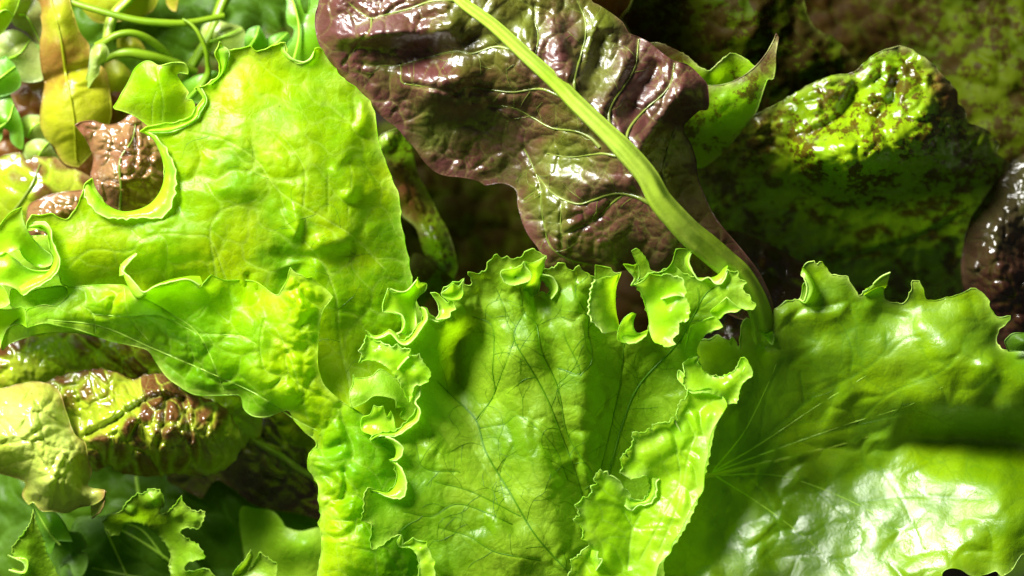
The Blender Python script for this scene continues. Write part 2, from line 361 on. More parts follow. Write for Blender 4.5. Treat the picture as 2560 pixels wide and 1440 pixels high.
class Leaf:
    def __init__(s, name, label, cat, x, y, z=-100, group=None):
        s.o = bpy.data.objects.new(name, None); C.objects.link(s.o)
        s.org = tuple(world_pt(np.float64(x), np.float64(y), np.float64(z))); s.o.location = s.org
        s.o.empty_display_size = 0.01
        s.o['label'] = label; s.o['category'] = cat
        group = group or {'lettuce leaf': 'lettuce leaves heaped together', 'stem': 'green stems crossing at the top left', 'leaflet': 'small leaflets among the stems', 'rocket leaf': 'rocket leaves under the lettuce'}.get(cat)
        if group: s.o['group'] = group
    def patch(s, name, outline, mat, ctrl=(), cell=4.0, reg=2.0, bul=None, bul2=None, noises=((120, 5), (40, 2)), rim=2.2,
              tooth=None, tint=0.0, veins=(), vdepth=3.0, edge_w=9, wave=None, seed=0, rimcol=1.0, label=None, keep=None,
              edge_lift=0.0, folds=()):
        """outline: (x,y,z[,'s']) all points; ctrl: interior (x,y,z)"""
        P, sh = pts_of(outline)
        poly = crom(P, 5.0, True, sh)
        if tooth: poly = teeth(poly, tooth[0], tooth[1], seed+3, keep)
        cz = [(p[0], p[1], p[2]) for p in outline if len(p) > 2 and not isinstance(p[2], str)]+list(ctrl)
        base = TPS(cz, reg)
        T = TPS([(a, b, c) for a, b, c in tint], 1) if isinstance(tint, (list, tuple)) else None
        vl = [crom(v[0], 8.0) for v in veins]
        soft = mat in ('green', 'lime', 'frill', 'broad', 'rocket', 'pale', 'shade', 'yellow', 'torn')
        T_per = None
        if wave:
            seg = np.hypot(*(np.roll(poly, -1, 0)-poly).T)
            sarc = np.concatenate([[0], np.cumsum(seg)[:-1]])
        def H(x, y, full=False):
            z = base(x, y)
            line = np.zeros(len(z)); s.top = np.zeros(len(z))
            d, _, _ = nearest(x, y, poly)
            for sc, am in noises:
                if soft and sc < 50: am = am*0.35
                z = z+am*noise(x/sc+seed*3.1, y/sc+seed*1.7, seed)
            for q, bb in enumerate((bul, bul2)):
                if not bb: continue
                sc, am, st, ang, wp = bb
                wx = x+wp*noise(x/70+5, y/70, seed+2)*1.0; wy = y+wp*noise(x/70, y/70+9, seed+3)
                ca, sa = math.cos(ang), math.sin(ang)
                u = (wx*ca+wy*sa)/(sc*st); v = (-wx*sa+wy*ca)/sc
                f1, f2, idv = voro(u, v, seed+5+q*20)
                e = f2-f1; pf = smooth(-0.25, 0.8, e) if soft else np.sqrt(np.clip(e, 0, 0.75)/0.75)
                if soft: am = am*(0.8 if q == 0 else 0.45)
                patchy = 0.35+1.1*smooth(-0.25, 0.45, noise(x/170+seed, y/170, seed+31)) if soft else 1.0
                if q == 0: s.top = pf*(0.45+0.95*idv)-0.62
                z = z+am*patchy*(pf*(0.45+0.95*idv)-0.5)*smooth(0, 30, d)
                if q == 0: line = np.maximum(line, (1-smooth(0.0, 0.08, e))*0.5)
            for (pl, v) in zip(vl, veins):
                w = v[1]; dv, _, _ = nearest(x, y, pl, False)
                z = z-vdepth*(0.45 if soft else 1)*np.exp(-(dv/(w*2.2))**2)+(0 if soft else vdepth*0.5)*np.exp(-((dv-w*5)/(w*4))**2)
                line = np.maximum(line, np.exp(-(dv/(w*0.9))**2))
            for fl, fa, fw in folds:
                dv, _, _ = nearest(x, y, crom(fl, 10), False)
                z = z+fa*np.exp(-(dv/fw)**2)
            if wave:
                A = poly; dd = None
                z = z+wave[0]*np.exp(-d/wave[2])*np.sin(2*math.pi*(x*0.8+y*1.1+20*noise(x/60, y/60, seed+9))/wave[1])
            if mat == 'frill' and not edge_lift: z = z+9*np.exp(-d/10.0)
            if edge_lift: z = z+edge_lift*np.exp(-d/14.0)
            return (z, line, d) if full else z
        s.H = H
        x0, y0 = poly.min(0)-cell; x1, y1 = poly.max(0)+cell
        gx = np.arange(x0, x1+cell, cell); gy = np.arange(y0, y1+cell, cell)
        X, Y = np.meshgrid(gx, gy); shp = X.shape; X = X.ravel().copy(); Y = Y.ravel().copy()
        ins = inside(X, Y, poly)
        idx = np.arange(len(X)).reshape(shp)
        q = np.stack([idx[:-1, :-1], idx[1:, :-1], idx[1:, 1:], idx[:-1, 1:]], -1).reshape(-1, 4)
        cnt = ins[q].sum(1); q = q[cnt >= 1]
        used = np.unique(q); out = used[~ins[used]]
        d, nx, ny = nearest(X[out], Y[out], poly); X[out] = nx; Y[out] = ny
        inn = used[ins[used]]; d2, nx, ny = nearest(X[inn], Y[inn], poly); near = d2 < cell*0.35
        X[inn[near]] = nx[near]; Y[inn[near]] = ny[near]
        remap = np.full(len(X), -1); remap[used] = np.arange(len(used)); q = remap[q]
        x = X[used]; y = Y[used]
        z, line, dist = H(x, y, True)
        V = world_pt(x, y, z); top = s.top
        edge = np.exp(-dist/edge_w)*0.7*rimcol*np.clip(0.55+0.9*noise(x/45+3, y/45, seed+8), 0.1, 1)
        tv = T(x, y) if T else np.full(len(x), float(tint))
        if mat == 'redgreen': tv = tv+top*0.9*smooth(0.0, 0.3, tv)
        # rim bead along the margin
        lp = np.vstack([poly, poly[:1]]); lz = H(lp[:, 0], lp[:, 1])
        tb, tf = tube(np.column_stack([lp, lz]), rim*0.6*np.clip(0.95+0.5*noise(lp[:, 0]/30, lp[:, 1]/30, seed+6), 0.5, 1.5), 6)
        Vt = world_pt(tb[:, 0], tb[:, 1], tb[:, 2])
        nv = len(V); V = np.vstack([V, Vt]); F = np.vstack([q, tf+nv])
        tt = T(tb[:, 0], tb[:, 1]) if T else np.full(len(tb), float(tint))
        fx = np.concatenate([x, tb[:, 0]]); fy = np.concatenate([y, tb[:, 1]]); fz = np.concatenate([z, tb[:, 2]])
        at = dict(flat=np.column_stack([fx, fy, fz*0.6])/100.0, vein=np.concatenate([line, np.zeros(len(tb))]),
                  edge=np.concatenate([edge, rimcol*np.clip(0.3+1.1*noise(tb[:, 0]/45+3, tb[:, 1]/45, seed+8), 0.05, 1)]), tint=np.concatenate([tv, tt]))
        o = make_mesh(name, V, F, M[mat], at, s.o, s.org)
        if label: o['label'] = label
        return o
    def rib(s, name, line, mat, H=None, tint=0.0, flat=0.8, lift=0.0, seg=10, groove=0.0, label=None):
        """line: (x,y[,z],r)"""
        if H is None:
            P = crom([(a[0], a[1], a[2], a[3]) for a in line], 7)
        else:
            Q = crom([(a[0], a[1], a[-1]) for a in line], 6)
            z = H(Q[:, 0], Q[:, 1])
            k = np.ones(5)/5; zz = np.convolve(np.pad(z, 2, mode='edge'), k, 'valid')
            P = np.column_stack([Q[:, :2], zz+lift, Q[:, 2]])
        tb, tf = tube(P[:, :3], P[:, 3], seg, flat)
        if groove:
            a = np.tile(np.arange(seg)*2*math.pi/seg, len(P)); r = np.repeat(P[:, 3], seg)
            tb[:, 2] += groove*r*0.06*np.cos(a*5)
            tb[:, 2] += 0.015*r*noise(tb[:, 0]/25, tb[:, 1]/25, 4)
        V = world_pt(tb[:, 0], tb[:, 1], tb[:, 2])
        n = len(V); z0 = np.zeros(n)
        if groove:
            a = np.tile(np.arange(seg)*2*math.pi/seg, len(P)); al = np.repeat(np.arange(len(P)), seg)*7.0
            z0 = np.clip(noise(a*5, al/150, 3)*0.9+noise(a*14, al/60, 6)*0.5+0.15, 0, 1)
        o = make_mesh(name, V, tf, M[mat], dict(flat=tb/100, vein=z0, edge=np.zeros(n), tint=np.full(n, float(tint))), s.o, s.org)
        if label: o['label'] = label
        return o
    def loft(s, name, rows, mat, tooth=None, tint=0.0, step=4.0, seed=0, rim=2.0, amp=2.0, edges=1.0, nv=None, label=None):
        """rows: polylines with equal count of (x,y,z); the last row is the toothed margin"""
        R = np.array(rows, float)
        L = max(np.hypot(*np.diff(r[:, :2], axis=0).T).sum() for r in R)
        nu = max(6, int(L/step)); m = R.shape[1]
        u = np.linspace(0, m-1, nu)
        def cr(P, u):
            i = np.clip(np.floor(u).astype(int), 0, len(P)-2); f = (u-i)[:, None]
            p1 = P[i]; p2 = P[i+1]
            p0 = np.where((i > 0)[:, None], P[np.maximum(i-1, 0)], 2*p1-p2)
            p3 = np.where((i+2 < len(P))[:, None], P[np.minimum(i+2, len(P)-1)], 2*p2-p1)
            m1 = (p2-p0)/2; m2 = (p3-p1)/2; f2 = f*f; f3 = f2*f
            return (2*f3-3*f2+1)*p1+(f3-2*f2+f)*m1+(-2*f3+3*f2)*p2+(f3-f2)*m2
        A = np.array([cr(r, u) for r in R])            # rows x nu x 3
        W = np.linalg.norm(np.diff(A, axis=0), axis=2).sum(0).max()
        nvv = nv or max(6, int(W/step)); v = np.linspace(0, len(R)-1, nvv)
        G = np.array([cr(A[:, j], v) for j in range(nu)])   # nu x nv x 3
        vn = v/(len(R)-1)
        if tooth:
            rng = random.Random(seed+11)
            d = G[:, -1]-G[:, -2]; d /= np.maximum(np.linalg.norm(d, axis=1), 1e-6)[:, None]
            sl = np.concatenate([[0], np.cumsum(np.hypot(*np.diff(G[:, -1, :2], axis=0).T))])
            ms = [0]
            while ms[-1] < sl[-1]: ms.append(ms[-1]+tooth[0]*rng.uniform(0.6, 1.5))
            ms = np.array(ms); mh = np.array([rng.uniform(0.3, 1) for _ in ms])
            j = np.clip(np.searchsorted(ms, sl, 'right')-1, 0, len(ms)-2); f = (sl-ms[j])/(ms[j+1]-ms[j])
            h = (mh[j]*np.clip(1-f*3, 0, 1)**1.5+mh[j+1]*np.clip((f-0.55)/0.45, 0, 1)**1.6)*tooth[1]
            G += (smooth(0.55, 1.0, vn)[None, :, None])*d[:, None, :]*h[:, None, None]
        G[:, :, 2] += amp*noise(G[:, :, 0].ravel()/28, G[:, :, 1].ravel()/28, seed).reshape(G.shape[:2])
        G2 = G.reshape(-1, 3)
        I = np.arange(nu*nvv).reshape(nu, nvv)
        F = np.stack([I[:-1, :-1], I[1:, :-1], I[1:, 1:], I[:-1, 1:]], -1).reshape(-1, 4)
        ed = np.tile(np.exp(-(1-vn)*W/9.0)*0.8*edges, nu)
        tb, tf = tube(G[:, -1], np.full(nu, rim), 6)
        V = np.vstack([world_pt(G2[:, 0], G2[:, 1], G2[:, 2]), world_pt(tb[:, 0], tb[:, 1], tb[:, 2])])
        F = np.vstack([F, tf+len(G2)]); al = np.vstack([G2, tb]); n = len(al)
        o = make_mesh(name, V, F, M[mat], dict(flat=al/100, vein=np.zeros(n), edge=np.concatenate([ed, np.full(len(tb), edges)]),
                      tint=np.full(n, float(tint))), s.o, s.org)
        if label: o['label'] = label
        return o
    def roll(s, line, w, h, side, mat='frill', tooth=(16, 4), **k):
        """rolled margin along a line of (x,y,z): a strip w wide curling up by h and over to the given side"""
        P = np.array(line, float); t = np.gradient(P[:, :2], axis=0); t /= np.maximum(np.hypot(t[:, 0], t[:, 1]), 1e-6)[:, None]
        nrm = np.column_stack([t[:, 1], -t[:, 0]])*side
        ws = np.array(w if hasattr(w, '__len__') else [w]*len(P), float)[:, None]
        def off(a, dz):
            return np.column_stack([P[:, :2]+nrm*a*ws, P[:, 2]+dz])
        return s.loft('curled_margin', [off(0.0, -h*0.9), off(-0.12, 0), off(0.35, h*0.45), off(0.95, h*0.15)], mat, tooth, **k)

def auto_veins(leaf, H, name, mains, mat, seed, r=1.4, spacing=70, length=110, ang=0.9, poly=None, lift=0.6):
    """side veins that leave the main veins in turn, joined into one network part"""
    rng = random.Random(seed); Vs = []; Fs = []; n = 0; A = []
    for m in mains:
        P = crom(m, 6); Lc = 0; nxt = spacing*rng.uniform(0.3, 0.9); side = rng.choice((-1, 1))
        for i in range(1, len(P)-1):
            Lc += np.hypot(*(P[i]-P[i-1])[:2])
            if Lc < nxt: continue
            nxt = Lc+spacing*rng.uniform(0.5, 1.1); side = -side
            stack = [(P[i][:2], math.atan2(*(P[i+1]-P[i-1])[1::-1])+side*ang*rng.uniform(0.7, 1.25), length*rng.uniform(0.6, 1.3), r, 0)]
            while stack:
                p, a, ln, rr, lev = stack.pop(); q = [p]; bend = rng.uniform(-0.02, 0.02)*1.5
                steps = int(ln/7)
                for k in range(steps):
                    bend = bend*0.8+rng.uniform(-0.09, 0.09); a += bend+rng.uniform(-0.16, 0.16)
                    p = p+7*np.array([math.cos(a), math.sin(a)]); q.append(p)
                    if lev < 2 and k > 2 and rng.random() < 0.13:
                        stack.append((p, a+rng.choice((-1, 1))*rng.uniform(0.6, 1.1), ln*rng.uniform(0.35, 0.6), rr*0.7, lev+1))
                q = np.array(q)
                if len(q) < 3: continue
                if poly is not None:
                    ok = inside(q[:, 0], q[:, 1], poly)
                    c = len(ok) if ok.all() else int(np.argmin(ok))
                    q = q[:c]
                    if len(q) < 3: continue
                z = H(q[:, 0], q[:, 1])
                rad = rr*np.linspace(1, 0.45, len(q))
                tb, tf = tube(np.column_stack([q, z+lift-rad*0.5]), rad, 5)
                Vs.append(tb); Fs.append(tf+n); n += len(tb)
    if not Vs: return
    tb = np.vstack(Vs); F = np.vstack(Fs); z0 = np.zeros(len(tb))
    o = make_mesh(name, world_pt(tb[:, 0], tb[:, 1], tb[:, 2]), F, M[mat], dict(flat=tb/100, vein=z0, edge=z0, tint=z0), leaf.o, leaf.org)
    return o

#==LEAVES==
# ---------------------------------------------------------------- the surface underneath
def ground():
    n = 60; xs = np.linspace(-900, 3460, n); ys = np.linspace(-900, 2340, n); X, Y = np.meshgrid(xs, ys)
    x = X.ravel(); y = Y.ravel(); z = -900+0*x
    I = np.arange(n*n).reshape(n, n); F = np.stack([I[:-1, :-1], I[1:, :-1], I[1:, 1:], I[:-1, 1:]], -1).reshape(-1, 4)
    m = bpy.data.materials.new('dark_tray'); b = NB(m)
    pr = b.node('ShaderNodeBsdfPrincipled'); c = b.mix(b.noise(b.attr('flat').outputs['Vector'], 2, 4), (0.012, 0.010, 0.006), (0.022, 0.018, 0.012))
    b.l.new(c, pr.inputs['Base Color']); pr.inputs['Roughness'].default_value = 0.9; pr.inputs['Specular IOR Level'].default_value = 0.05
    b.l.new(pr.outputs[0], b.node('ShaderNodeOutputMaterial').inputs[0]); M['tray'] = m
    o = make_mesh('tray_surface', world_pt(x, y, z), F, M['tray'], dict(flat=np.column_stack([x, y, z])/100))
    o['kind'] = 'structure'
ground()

# ================================================================ BACKGROUND, TOP RIGHT
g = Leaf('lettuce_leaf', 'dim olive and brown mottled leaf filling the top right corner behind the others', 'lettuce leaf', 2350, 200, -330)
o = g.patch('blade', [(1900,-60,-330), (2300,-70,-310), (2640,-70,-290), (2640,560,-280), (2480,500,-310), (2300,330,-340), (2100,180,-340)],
    'speckshade', [(2450,120,-270), (2500,320,-265), (2200,60,-330), (2300,200,-340)], cell=7, noises=((150,14), (50,6), (24,3)), tint=[(2000,0,0.8), (2250,60,0.5), (2500,80,-0.1), (2500,300,0.1), (2400,450,0.1), (2150,130,0.6), (2560,420,0.4)], bul=(70,10,1.2,0.4,20), seed=2)

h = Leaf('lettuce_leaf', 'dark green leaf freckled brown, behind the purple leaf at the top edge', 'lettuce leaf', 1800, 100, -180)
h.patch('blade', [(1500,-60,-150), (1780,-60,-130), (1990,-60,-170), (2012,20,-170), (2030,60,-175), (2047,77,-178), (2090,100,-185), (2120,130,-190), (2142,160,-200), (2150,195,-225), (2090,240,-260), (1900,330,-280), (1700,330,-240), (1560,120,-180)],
    'speckshade', [(1800,40,-120), (1900,60,-110), (1950,120,-150), (1700,120,-190), (1850,200,-210), (2040,150,-170)], cell=6, tint=[(1700,60,0.45), (1750,100,0.5), (1850,30,0.0), (1960,40,0.0), (2100,150,0.2), (1800,200,0.2)], bul=(60,8,1.3,-0.5,20), noises=((140,12), (40,5), (20,2)), tooth=(40,3), seed=3)

f = Leaf('lettuce_leaf', 'bright green lettuce leaf spotted with brown, folded over at the right', 'lettuce leaf', 2200, 350, -120)
fo = [(1878,292,-120), (1937,263,-95), (1990,233,-75), (2030,210,-62), (2080,190,-60), (2130,183,-62), (2160,160,-58), (2190,135,-55), (2230,120,-55), (2263,118,-58), (2297,137,-55), (2330,160,-58), (2357,190,-70), (2390,227,-85), (2395,260,-90), (2413,277,-100), (2420,307,-110), (2463,323,-130), (2497,360,-150,'s'), (2493,387,-160), (2523,407,-175,'s'), (2507,440,-190), (2463,490,-230), (2425,570,-330), (2405,700,-430), (2390,800,-500), (2000,820,-540), (1850,720,-480), (1760,560,-370), (1720,420,-240), (1760,350,-200)]
f.patch('blade', fo, 'speck', [(2000,262,-62), (2080,235,-50), (2180,200,-56), (2250,170,-56), (2300,210,-48), (2120,280,-40), (2060,320,-38), (2180,290,-22), (2260,270,-12), (2330,260,-28), (2150,340,8), (2070,360,4), (2230,350,6), (2320,330,-20), (2010,385,-24), (2060,405,-2), (2120,432,-10), (2160,424,-8), (2230,405,-20), (2080,455,-120), (2160,470,-120), (2250,460,-130), (2350,400,-80),
     (1960,360,-120), (1900,330,-130), (1880,400,-180), (2000,460,-180), (2100,510,-210), (2200,520,-220), (2350,480,-190), (2200,620,-400), (2050,620,-400), (2350,620,-370)],
     cell=4.5, bul=(46,12,1.6,-0.5,22), bul2=(20,3.5,1.3,-0.4,12), noises=((90,9), (28,4)), tooth=(30,4), seed=5, folds=[([(2140,225), (2095,295), (2010,345)], -26, 15), ([(2240,180), (2235,240), (2190,300)], -14, 13)],
     tint=[(1950,320,0.43), (2050,300,-0.12), (2250,220,-0.22), (2360,200,0.75), (2390,250,0.90), (2400,290,0.48), (2300,330,-0.02), (2200,380,-0.02), (2460,340,0.38), (2150,450,0.08), (1900,420,0.38), (2100,600,0.08), (2300,700,0.28)])
f.rib('midrib', [(1930,700,12), (2100,640,11), (2280,590,9), (2420,520,5)], 'speck', f.H)

g2 = Leaf('lettuce_leaf', 'torn lime green leaf with dry pointed tip beside the purple leaf', 'lettuce leaf', 1800, 250, -60)
g2.patch('back_flap', [(1610,118,-45), (1627,108,-40), (1647,108,-36), (1668,116,-38), (1693,128,-40), (1720,143,-40), (1747,167,-38), (1773,177,-36), (1793,160,-30), (1813,143,-24,'s'), (1830,133,-20), (1863,147,-20), (1887,167,-14,'s'), (1870,215,-60), (1840,260,-80), (1740,290,-90), (1680,260,-80)],
    'torn', [(1800,200,-66), (1840,190,-62)], tooth=(18,3), seed=6, tint=[(1640,110,0.7), (1700,130,0.7), (1750,200,0.1), (1850,180,0.0)], edge_w=5, noises=((60,4), (20,1.5)))
g2.patch('blade', [(1680,215,-50), (1768,214,-34), (1813,210,-24), (1853,193,-14), (1887,167,-4), (1913,137,4), (1933,103,10), (1940,84,12,'s'), (1947,93,10,'s'), (1940,133,6), (1939,165,2), (1933,197,-4), (1920,198,-4), (1913,213,-10), (1900,253,-30), (1890,280,-44), (1867,310,-66), (1843,340,-90), (1813,375,-120), (1750,420,-160), (1710,380,-130), (1690,300,-80)],
    'torn', [(1800,260,-28), (1860,230,-14), (1780,320,-70), (1830,290,-44)], bul=(38,4,1.5,-0.6,14), seed=8, tint=[(1800,250,0.25), (1850,220,0.42), (1880,240,0.0), (1780,330,0.2), (1700,350,0.0), (1925,170,0.55)], edge_w=6, noises=((70,5), (22,1.5)))

am = Leaf('lettuce_leaf', 'amber brown leaf scrap poking out above the purple leaf', 'lettuce leaf', 1520, 0, -40)
am.patch('blade', [(1420,-40,-60), (1500,-50,-45), (1590,-50,-40), (1583,-5,-44), (1573,20,-48), (1553,43,-55), (1535,60,-70), (1480,40,-60)], 'amber', [(1530,0,-30)], bul=(26,5,1.5,0.9,10), seed=4, tint=[(1450,0,0), (1560,30,0.6)])
am.rib('midrib', [(1592,-40,-36,4), (1575,15,-42,4), (1552,45,-48,5), (1562,62,-50,5), (1576,86,-54,3)], 'veinpale')

j = Leaf('lettuce_leaf', 'glossy dark red leaf hanging down at the right edge', 'lettuce leaf', 2500, 620, -170)
jo = [(2640,340,-190), (2560,385,-180), (2510,425,-190), (2473,480,-195), (2445,520,-190), (2427,548,-185), (2410,610,-180), (2404,680,-185), (2413,727,-195), (2440,800,-220), (2520,880,-240), (2640,900,-230)]
j.patch('blade', jo, 'darkred', [(2480,560,-120), (2470,640,-115), (2480,720,-140), (2550,600,-150), (2560,450,-150)], bul=(34,9,1.2,0.3,14), bul2=(16,3,1,0,8), noises=((80,8), (25,3)), seed=9,
   tint=[(2460,620,0.5), (2540,450,0.1), (2550,700,0.8), (2600,820,1.0)])

dk = Leaf('lettuce_leaf', 'reddish brown leaf deep in the gap right of the frilly middle leaf', 'lettuce leaf', 1800, 850, -210)
dk.patch('blade', [(1760,620,-260), (1850,580,-260), (2050,700,-250), (2100,900,-240), (1900,1040,-220), (1720,1040,-230), (1690,830,-270)], 'darkred', [(1800,850,-180)], cell=7, bul=(60,10,1.2,0.4,14), seed=10, tint=0.7)
for k, (x, y, lab) in enumerate([(1150, 560, 'green leaf coloured nearly black for the shade of the gap under the purple leaf'), (1590, 780, 'red leaf darkened in colour for the shade of the round black hole in the frills')]):
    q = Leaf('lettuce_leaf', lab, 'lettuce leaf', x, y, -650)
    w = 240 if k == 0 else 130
    q.patch('blade', [(x-w,y-w*0.9,-660), (x,y-w,-650), (x+w,y-w*0.8,-660), (x+w*1.1,y+w*0.6,-690), (x,y+w,-690), (x-w,y+w*0.8,-700)], 'speckshade', [(x,y,-640), (x+60,y+40,-660)], cell=7, bul=(70,14,1.3,0.7,20), seed=12+k, tint=0.5+0.4*k)  # colour kept near black to paint the shade deep in the gaps

# ================================================================ BACKGROUND, TOP LEFT
b0 = Leaf('lettuce_leaf', 'shadowed dark green leaf lying under the stems at the top left', 'lettuce leaf', 450, 120, -260)
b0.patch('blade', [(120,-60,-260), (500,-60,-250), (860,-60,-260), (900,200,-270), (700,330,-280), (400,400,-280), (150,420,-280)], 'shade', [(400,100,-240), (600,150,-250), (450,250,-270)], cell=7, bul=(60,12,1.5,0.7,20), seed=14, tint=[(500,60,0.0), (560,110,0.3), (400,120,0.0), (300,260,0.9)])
b1 = Leaf('lettuce_leaf', 'leaf scrap shaded brown behind the pointed green flap at the left', 'lettuce leaf', 240, 330, -230)
b1.patch('blade', [(-60,150,-230), (40,190,-230), (110,190,-220), (260,190,-220), (370,230,-230), (400,320,-240), (330,430,-240), (200,480,-240), (60,430,-240), (-60,430,-240)], 'amber', [(280,280,-200)], cell=6, bul=(40,8,1.5,0.7,20), seed=15, tint=0.75)
b2 = Leaf('lettuce_leaf', 'yellow leaf between the green stems at the top edge', 'lettuce leaf', 300, 20, -190)
b2.patch('blade', [(190,-50,-190), (300,-60,-180), (395,-50,-185), (387,18,-190), (350,42,-195), (300,52,-195), (245,56,-200), (215,34,-200), (200,5,-195)], 'yellow', [(300,0,-165)], bul=(50,8,1.5,0.9,20), seed=16, tint=0.1)
b3 = Leaf('lettuce_leaf', 'small yellow leaf pointing down at the top edge between the stems', 'lettuce leaf', 430, 0, -170)
b3.patch('blade', [(412,-50,-180), (448,-50,-170), (446,-8,-168), (440,28,-175,'s'), (428,24,-178), (416,4,-180)], 'yellow', [(430,-10,-160)], seed=17, tint=0.3)
b4 = Leaf('lettuce_leaf', 'yellow leaf edge showing below the arched green stem', 'lettuce leaf', 330, 115, -200)
b4.patch('blade', [(295,95,-195), (320,92,-190), (345,100,-190), (362,125,-195), (340,140,-200), (300,135,-205)], 'yellow', [(330,112,-180)], seed=18)
b5 = Leaf('lettuce_leaf', 'yellow green leaf in shadow beneath the two stubby stems', 'lettuce leaf', 300, 190, -205)
b5.patch('blade', [(262,165,-200), (290,150,-195), (325,180,-200), (335,215,-210), (300,240,-215), (265,215,-205)], 'yellow', [(300,190,-185)], seed=19, tint=0.15)

def stem(label, line, mat='stem', group=None, flat=0.9, extra=None):
    x, y, z = line[len(line)//2][:3]
    st = Leaf('leaf_stem', label, 'stem', x, y, z, group)
    st.rib('stalk', line, mat, None, flat=flat, seg=14, groove=1)
    return st
stem('long thin dark green stem arching across the top left corner', [(120,-40,-130,8), (170,0,-120,8.5), (250,27,-110,9), (330,48,-108,9.5), (400,57,-112,10), (470,57,-125,9), (560,40,-150,8)])
stem('pale green stem standing upright behind the arched stem', [(350,-40,-170,13), (320,0,-165,13), (290,30,-160,13), (275,60,-155,14), (268,105,-150,13)], 'rib')
stem('curved green stem bending over to a hooked tip under the arched stem', [(240,115,-110,9), (262,104,-100,10), (290,88,-95,9), (325,82,-98,9), (360,92,-110,10), (395,115,-130,11), (428,142,-150,8)])
stem('stubby green stem running right behind the small pale leaflet', [(255,152,-130,9), (285,136,-120,12), (320,131,-115,13), (370,140,-125,14), (430,156,-150,13), (490,180,-180,10)])
stem('tall green stem behind the pointed green leaf flap', [(585,-40,-190,15), (560,0,-185,15), (540,50,-180,14), (520,100,-180,13), (495,140,-185,13), (460,200,-200,14), (430,260,-220,14)])
stem('thin curled green sprout left of the big lime leaf', [(456,47,-110,2.5), (475,58,-108,4), (492,76,-108,5), (505,100,-112,6), (516,132,-120,6.5), (519,160,-130,6), (520,185,-140,9), (500,220,-150,12)])
c1 = Leaf('rocket_leaflet', 'small pale curled leaflet hooked over the green stems', 'leaflet', 240, 160, -100)
c1.patch('blade', [(228,125,-95), (240,112,-85), (262,112,-84), (272,132,-88), (262,150,-92), (250,165,-96), (246,185,-100), (232,202,-104), (218,226,-108,'s'), (214,204,-106), (222,170,-100)], 'pale', [(248,140,-70), (238,170,-84)], cell=3, bul=(14,3,1.6,1.2,5), seed=20)
for k, (lab, ol, zz) in enumerate([
  ('rounded green leaflet tip left of the purple leaf, nearest the top edge', [(612,104,-150), (618,80,-148), (628,71,-145), (647,66,-142), (658,84,-145), (666,104,-150), (655,130,-160), (618,125,-160)], -132),
  ('pale green leaflet lying against the lobed leaf at the top edge', [(650,122,-165), (668,98,-160), (695,84,-155), (718,82,-155), (726,96,-160), (712,118,-165), (690,135,-170), (655,135,-170)], -145),
  ('bluish green leaflet behind the upright stem', [(505,70,-175), (530,52,-172), (570,58,-170), (605,70,-172), (614,100,-175), (600,130,-180), (540,135,-185), (505,110,-182)], -160),
  ('green leaflet tucked into the notch of the big lime leaf', [(450,215,-170), (480,195,-160), (510,185,-155), (545,180,-150), (540,230,-160), (505,255,-170), (465,250,-180)], -150)]):
    q = Leaf('rocket_leaflet', lab, 'leaflet', ol[0][0], ol[0][1], zz)
    cx = sum(p[0] for p in ol)/len(ol); cy = sum(p[1] for p in ol)/len(ol)
    q.patch('blade', ol, 'rocket' if k != 2 else 'pale', [(cx, cy, zz)], cell=3, seed=21+k)
    q.rib('midrib', [(ol[-1][0], ol[-1][1], ol[-1][2]+3, 2.2), (cx, cy, zz+1, 2), (ol[3][0], ol[3][1], ol[3][2]+2, 1)], 'veinlime')
ro = Leaf('rocket_leaf', 'deeply lobed bright green leaf left of the purple leaf', 'rocket leaf', 760, 60, -90)
ro.patch('blade', [(714,-40,-100), (718,10,-100), (716,36,-98), (719,58,-98), (735,72,-96), (731,94,-98), (716,118,-104), (712,150,-120), (740,185,-130), (800,190,-120), (850,120,-90), (850,-50,-80), (755,-50,-90), (750,-2,-96), (757,26,-98), (764,42,-100,'s'), (772,20,-96), (768,-50,-90)],
   'rocket', [(742,40,-86), (770,100,-86), (790,60,-76)], seed=25, cell=3.5)
ro.rib('midrib', [(720,-30,-88,2), (738,20,-84,2.5), (748,70,-82,3), (745,110,-86,3.5), (735,150,-100,4)], 'veinlime')

n = Leaf('lettuce_leaf', 'drooping yellow leaf with brown bruises at the top left', 'lettuce leaf', 180, 210, -110)
no = [(92,-40,-120), (165,-40,-105), (176,10,-108), (187,45,-110), (200,82,-112), (222,112,-118), (224,140,-120), (240,158,-122), (264,178,-128), (274,230,-130), (278,290,-135), (262,325,-140), (232,378,-150), (195,418,-160,'s'), (165,410,-155), (150,395,-150), (135,365,-145), (115,345,-140), (102,315,-135), (100,290,-132), (108,240,-128), (113,210,-130,'s'), (103,165,-125), (100,110,-120), (106,70,-120), (99,25,-120)]
n.patch('blade', no, 'yellow', [(150,40,-85), (150,120,-95), (170,170,-112), (190,200,-100), (180,260,-92), (210,330,-115), (150,320,-110)], seed=26, bul=(44,6,1.6,-0.5,20), tint=[(120,20,0.65), (150,60,0.1), (175,40,0.1), (210,110,0.6), (180,130,0.75), (150,180,0.85), (120,185,0.8), (200,180,0.2), (150,250,0.2), (220,220,0.15), (240,200,0.4), (200,330,-0.1), (150,300,0.0)], folds=[([(110,205), (160,185), (230,165)], -16, 14)], noises=((80,6), (26,2.5)))
n.rib('midrib', [(120,-30,2), (150,90,3), (165,190,3.5), (185,300,3), (190,400,2)], 'yellow', n.H, lift=1.0)
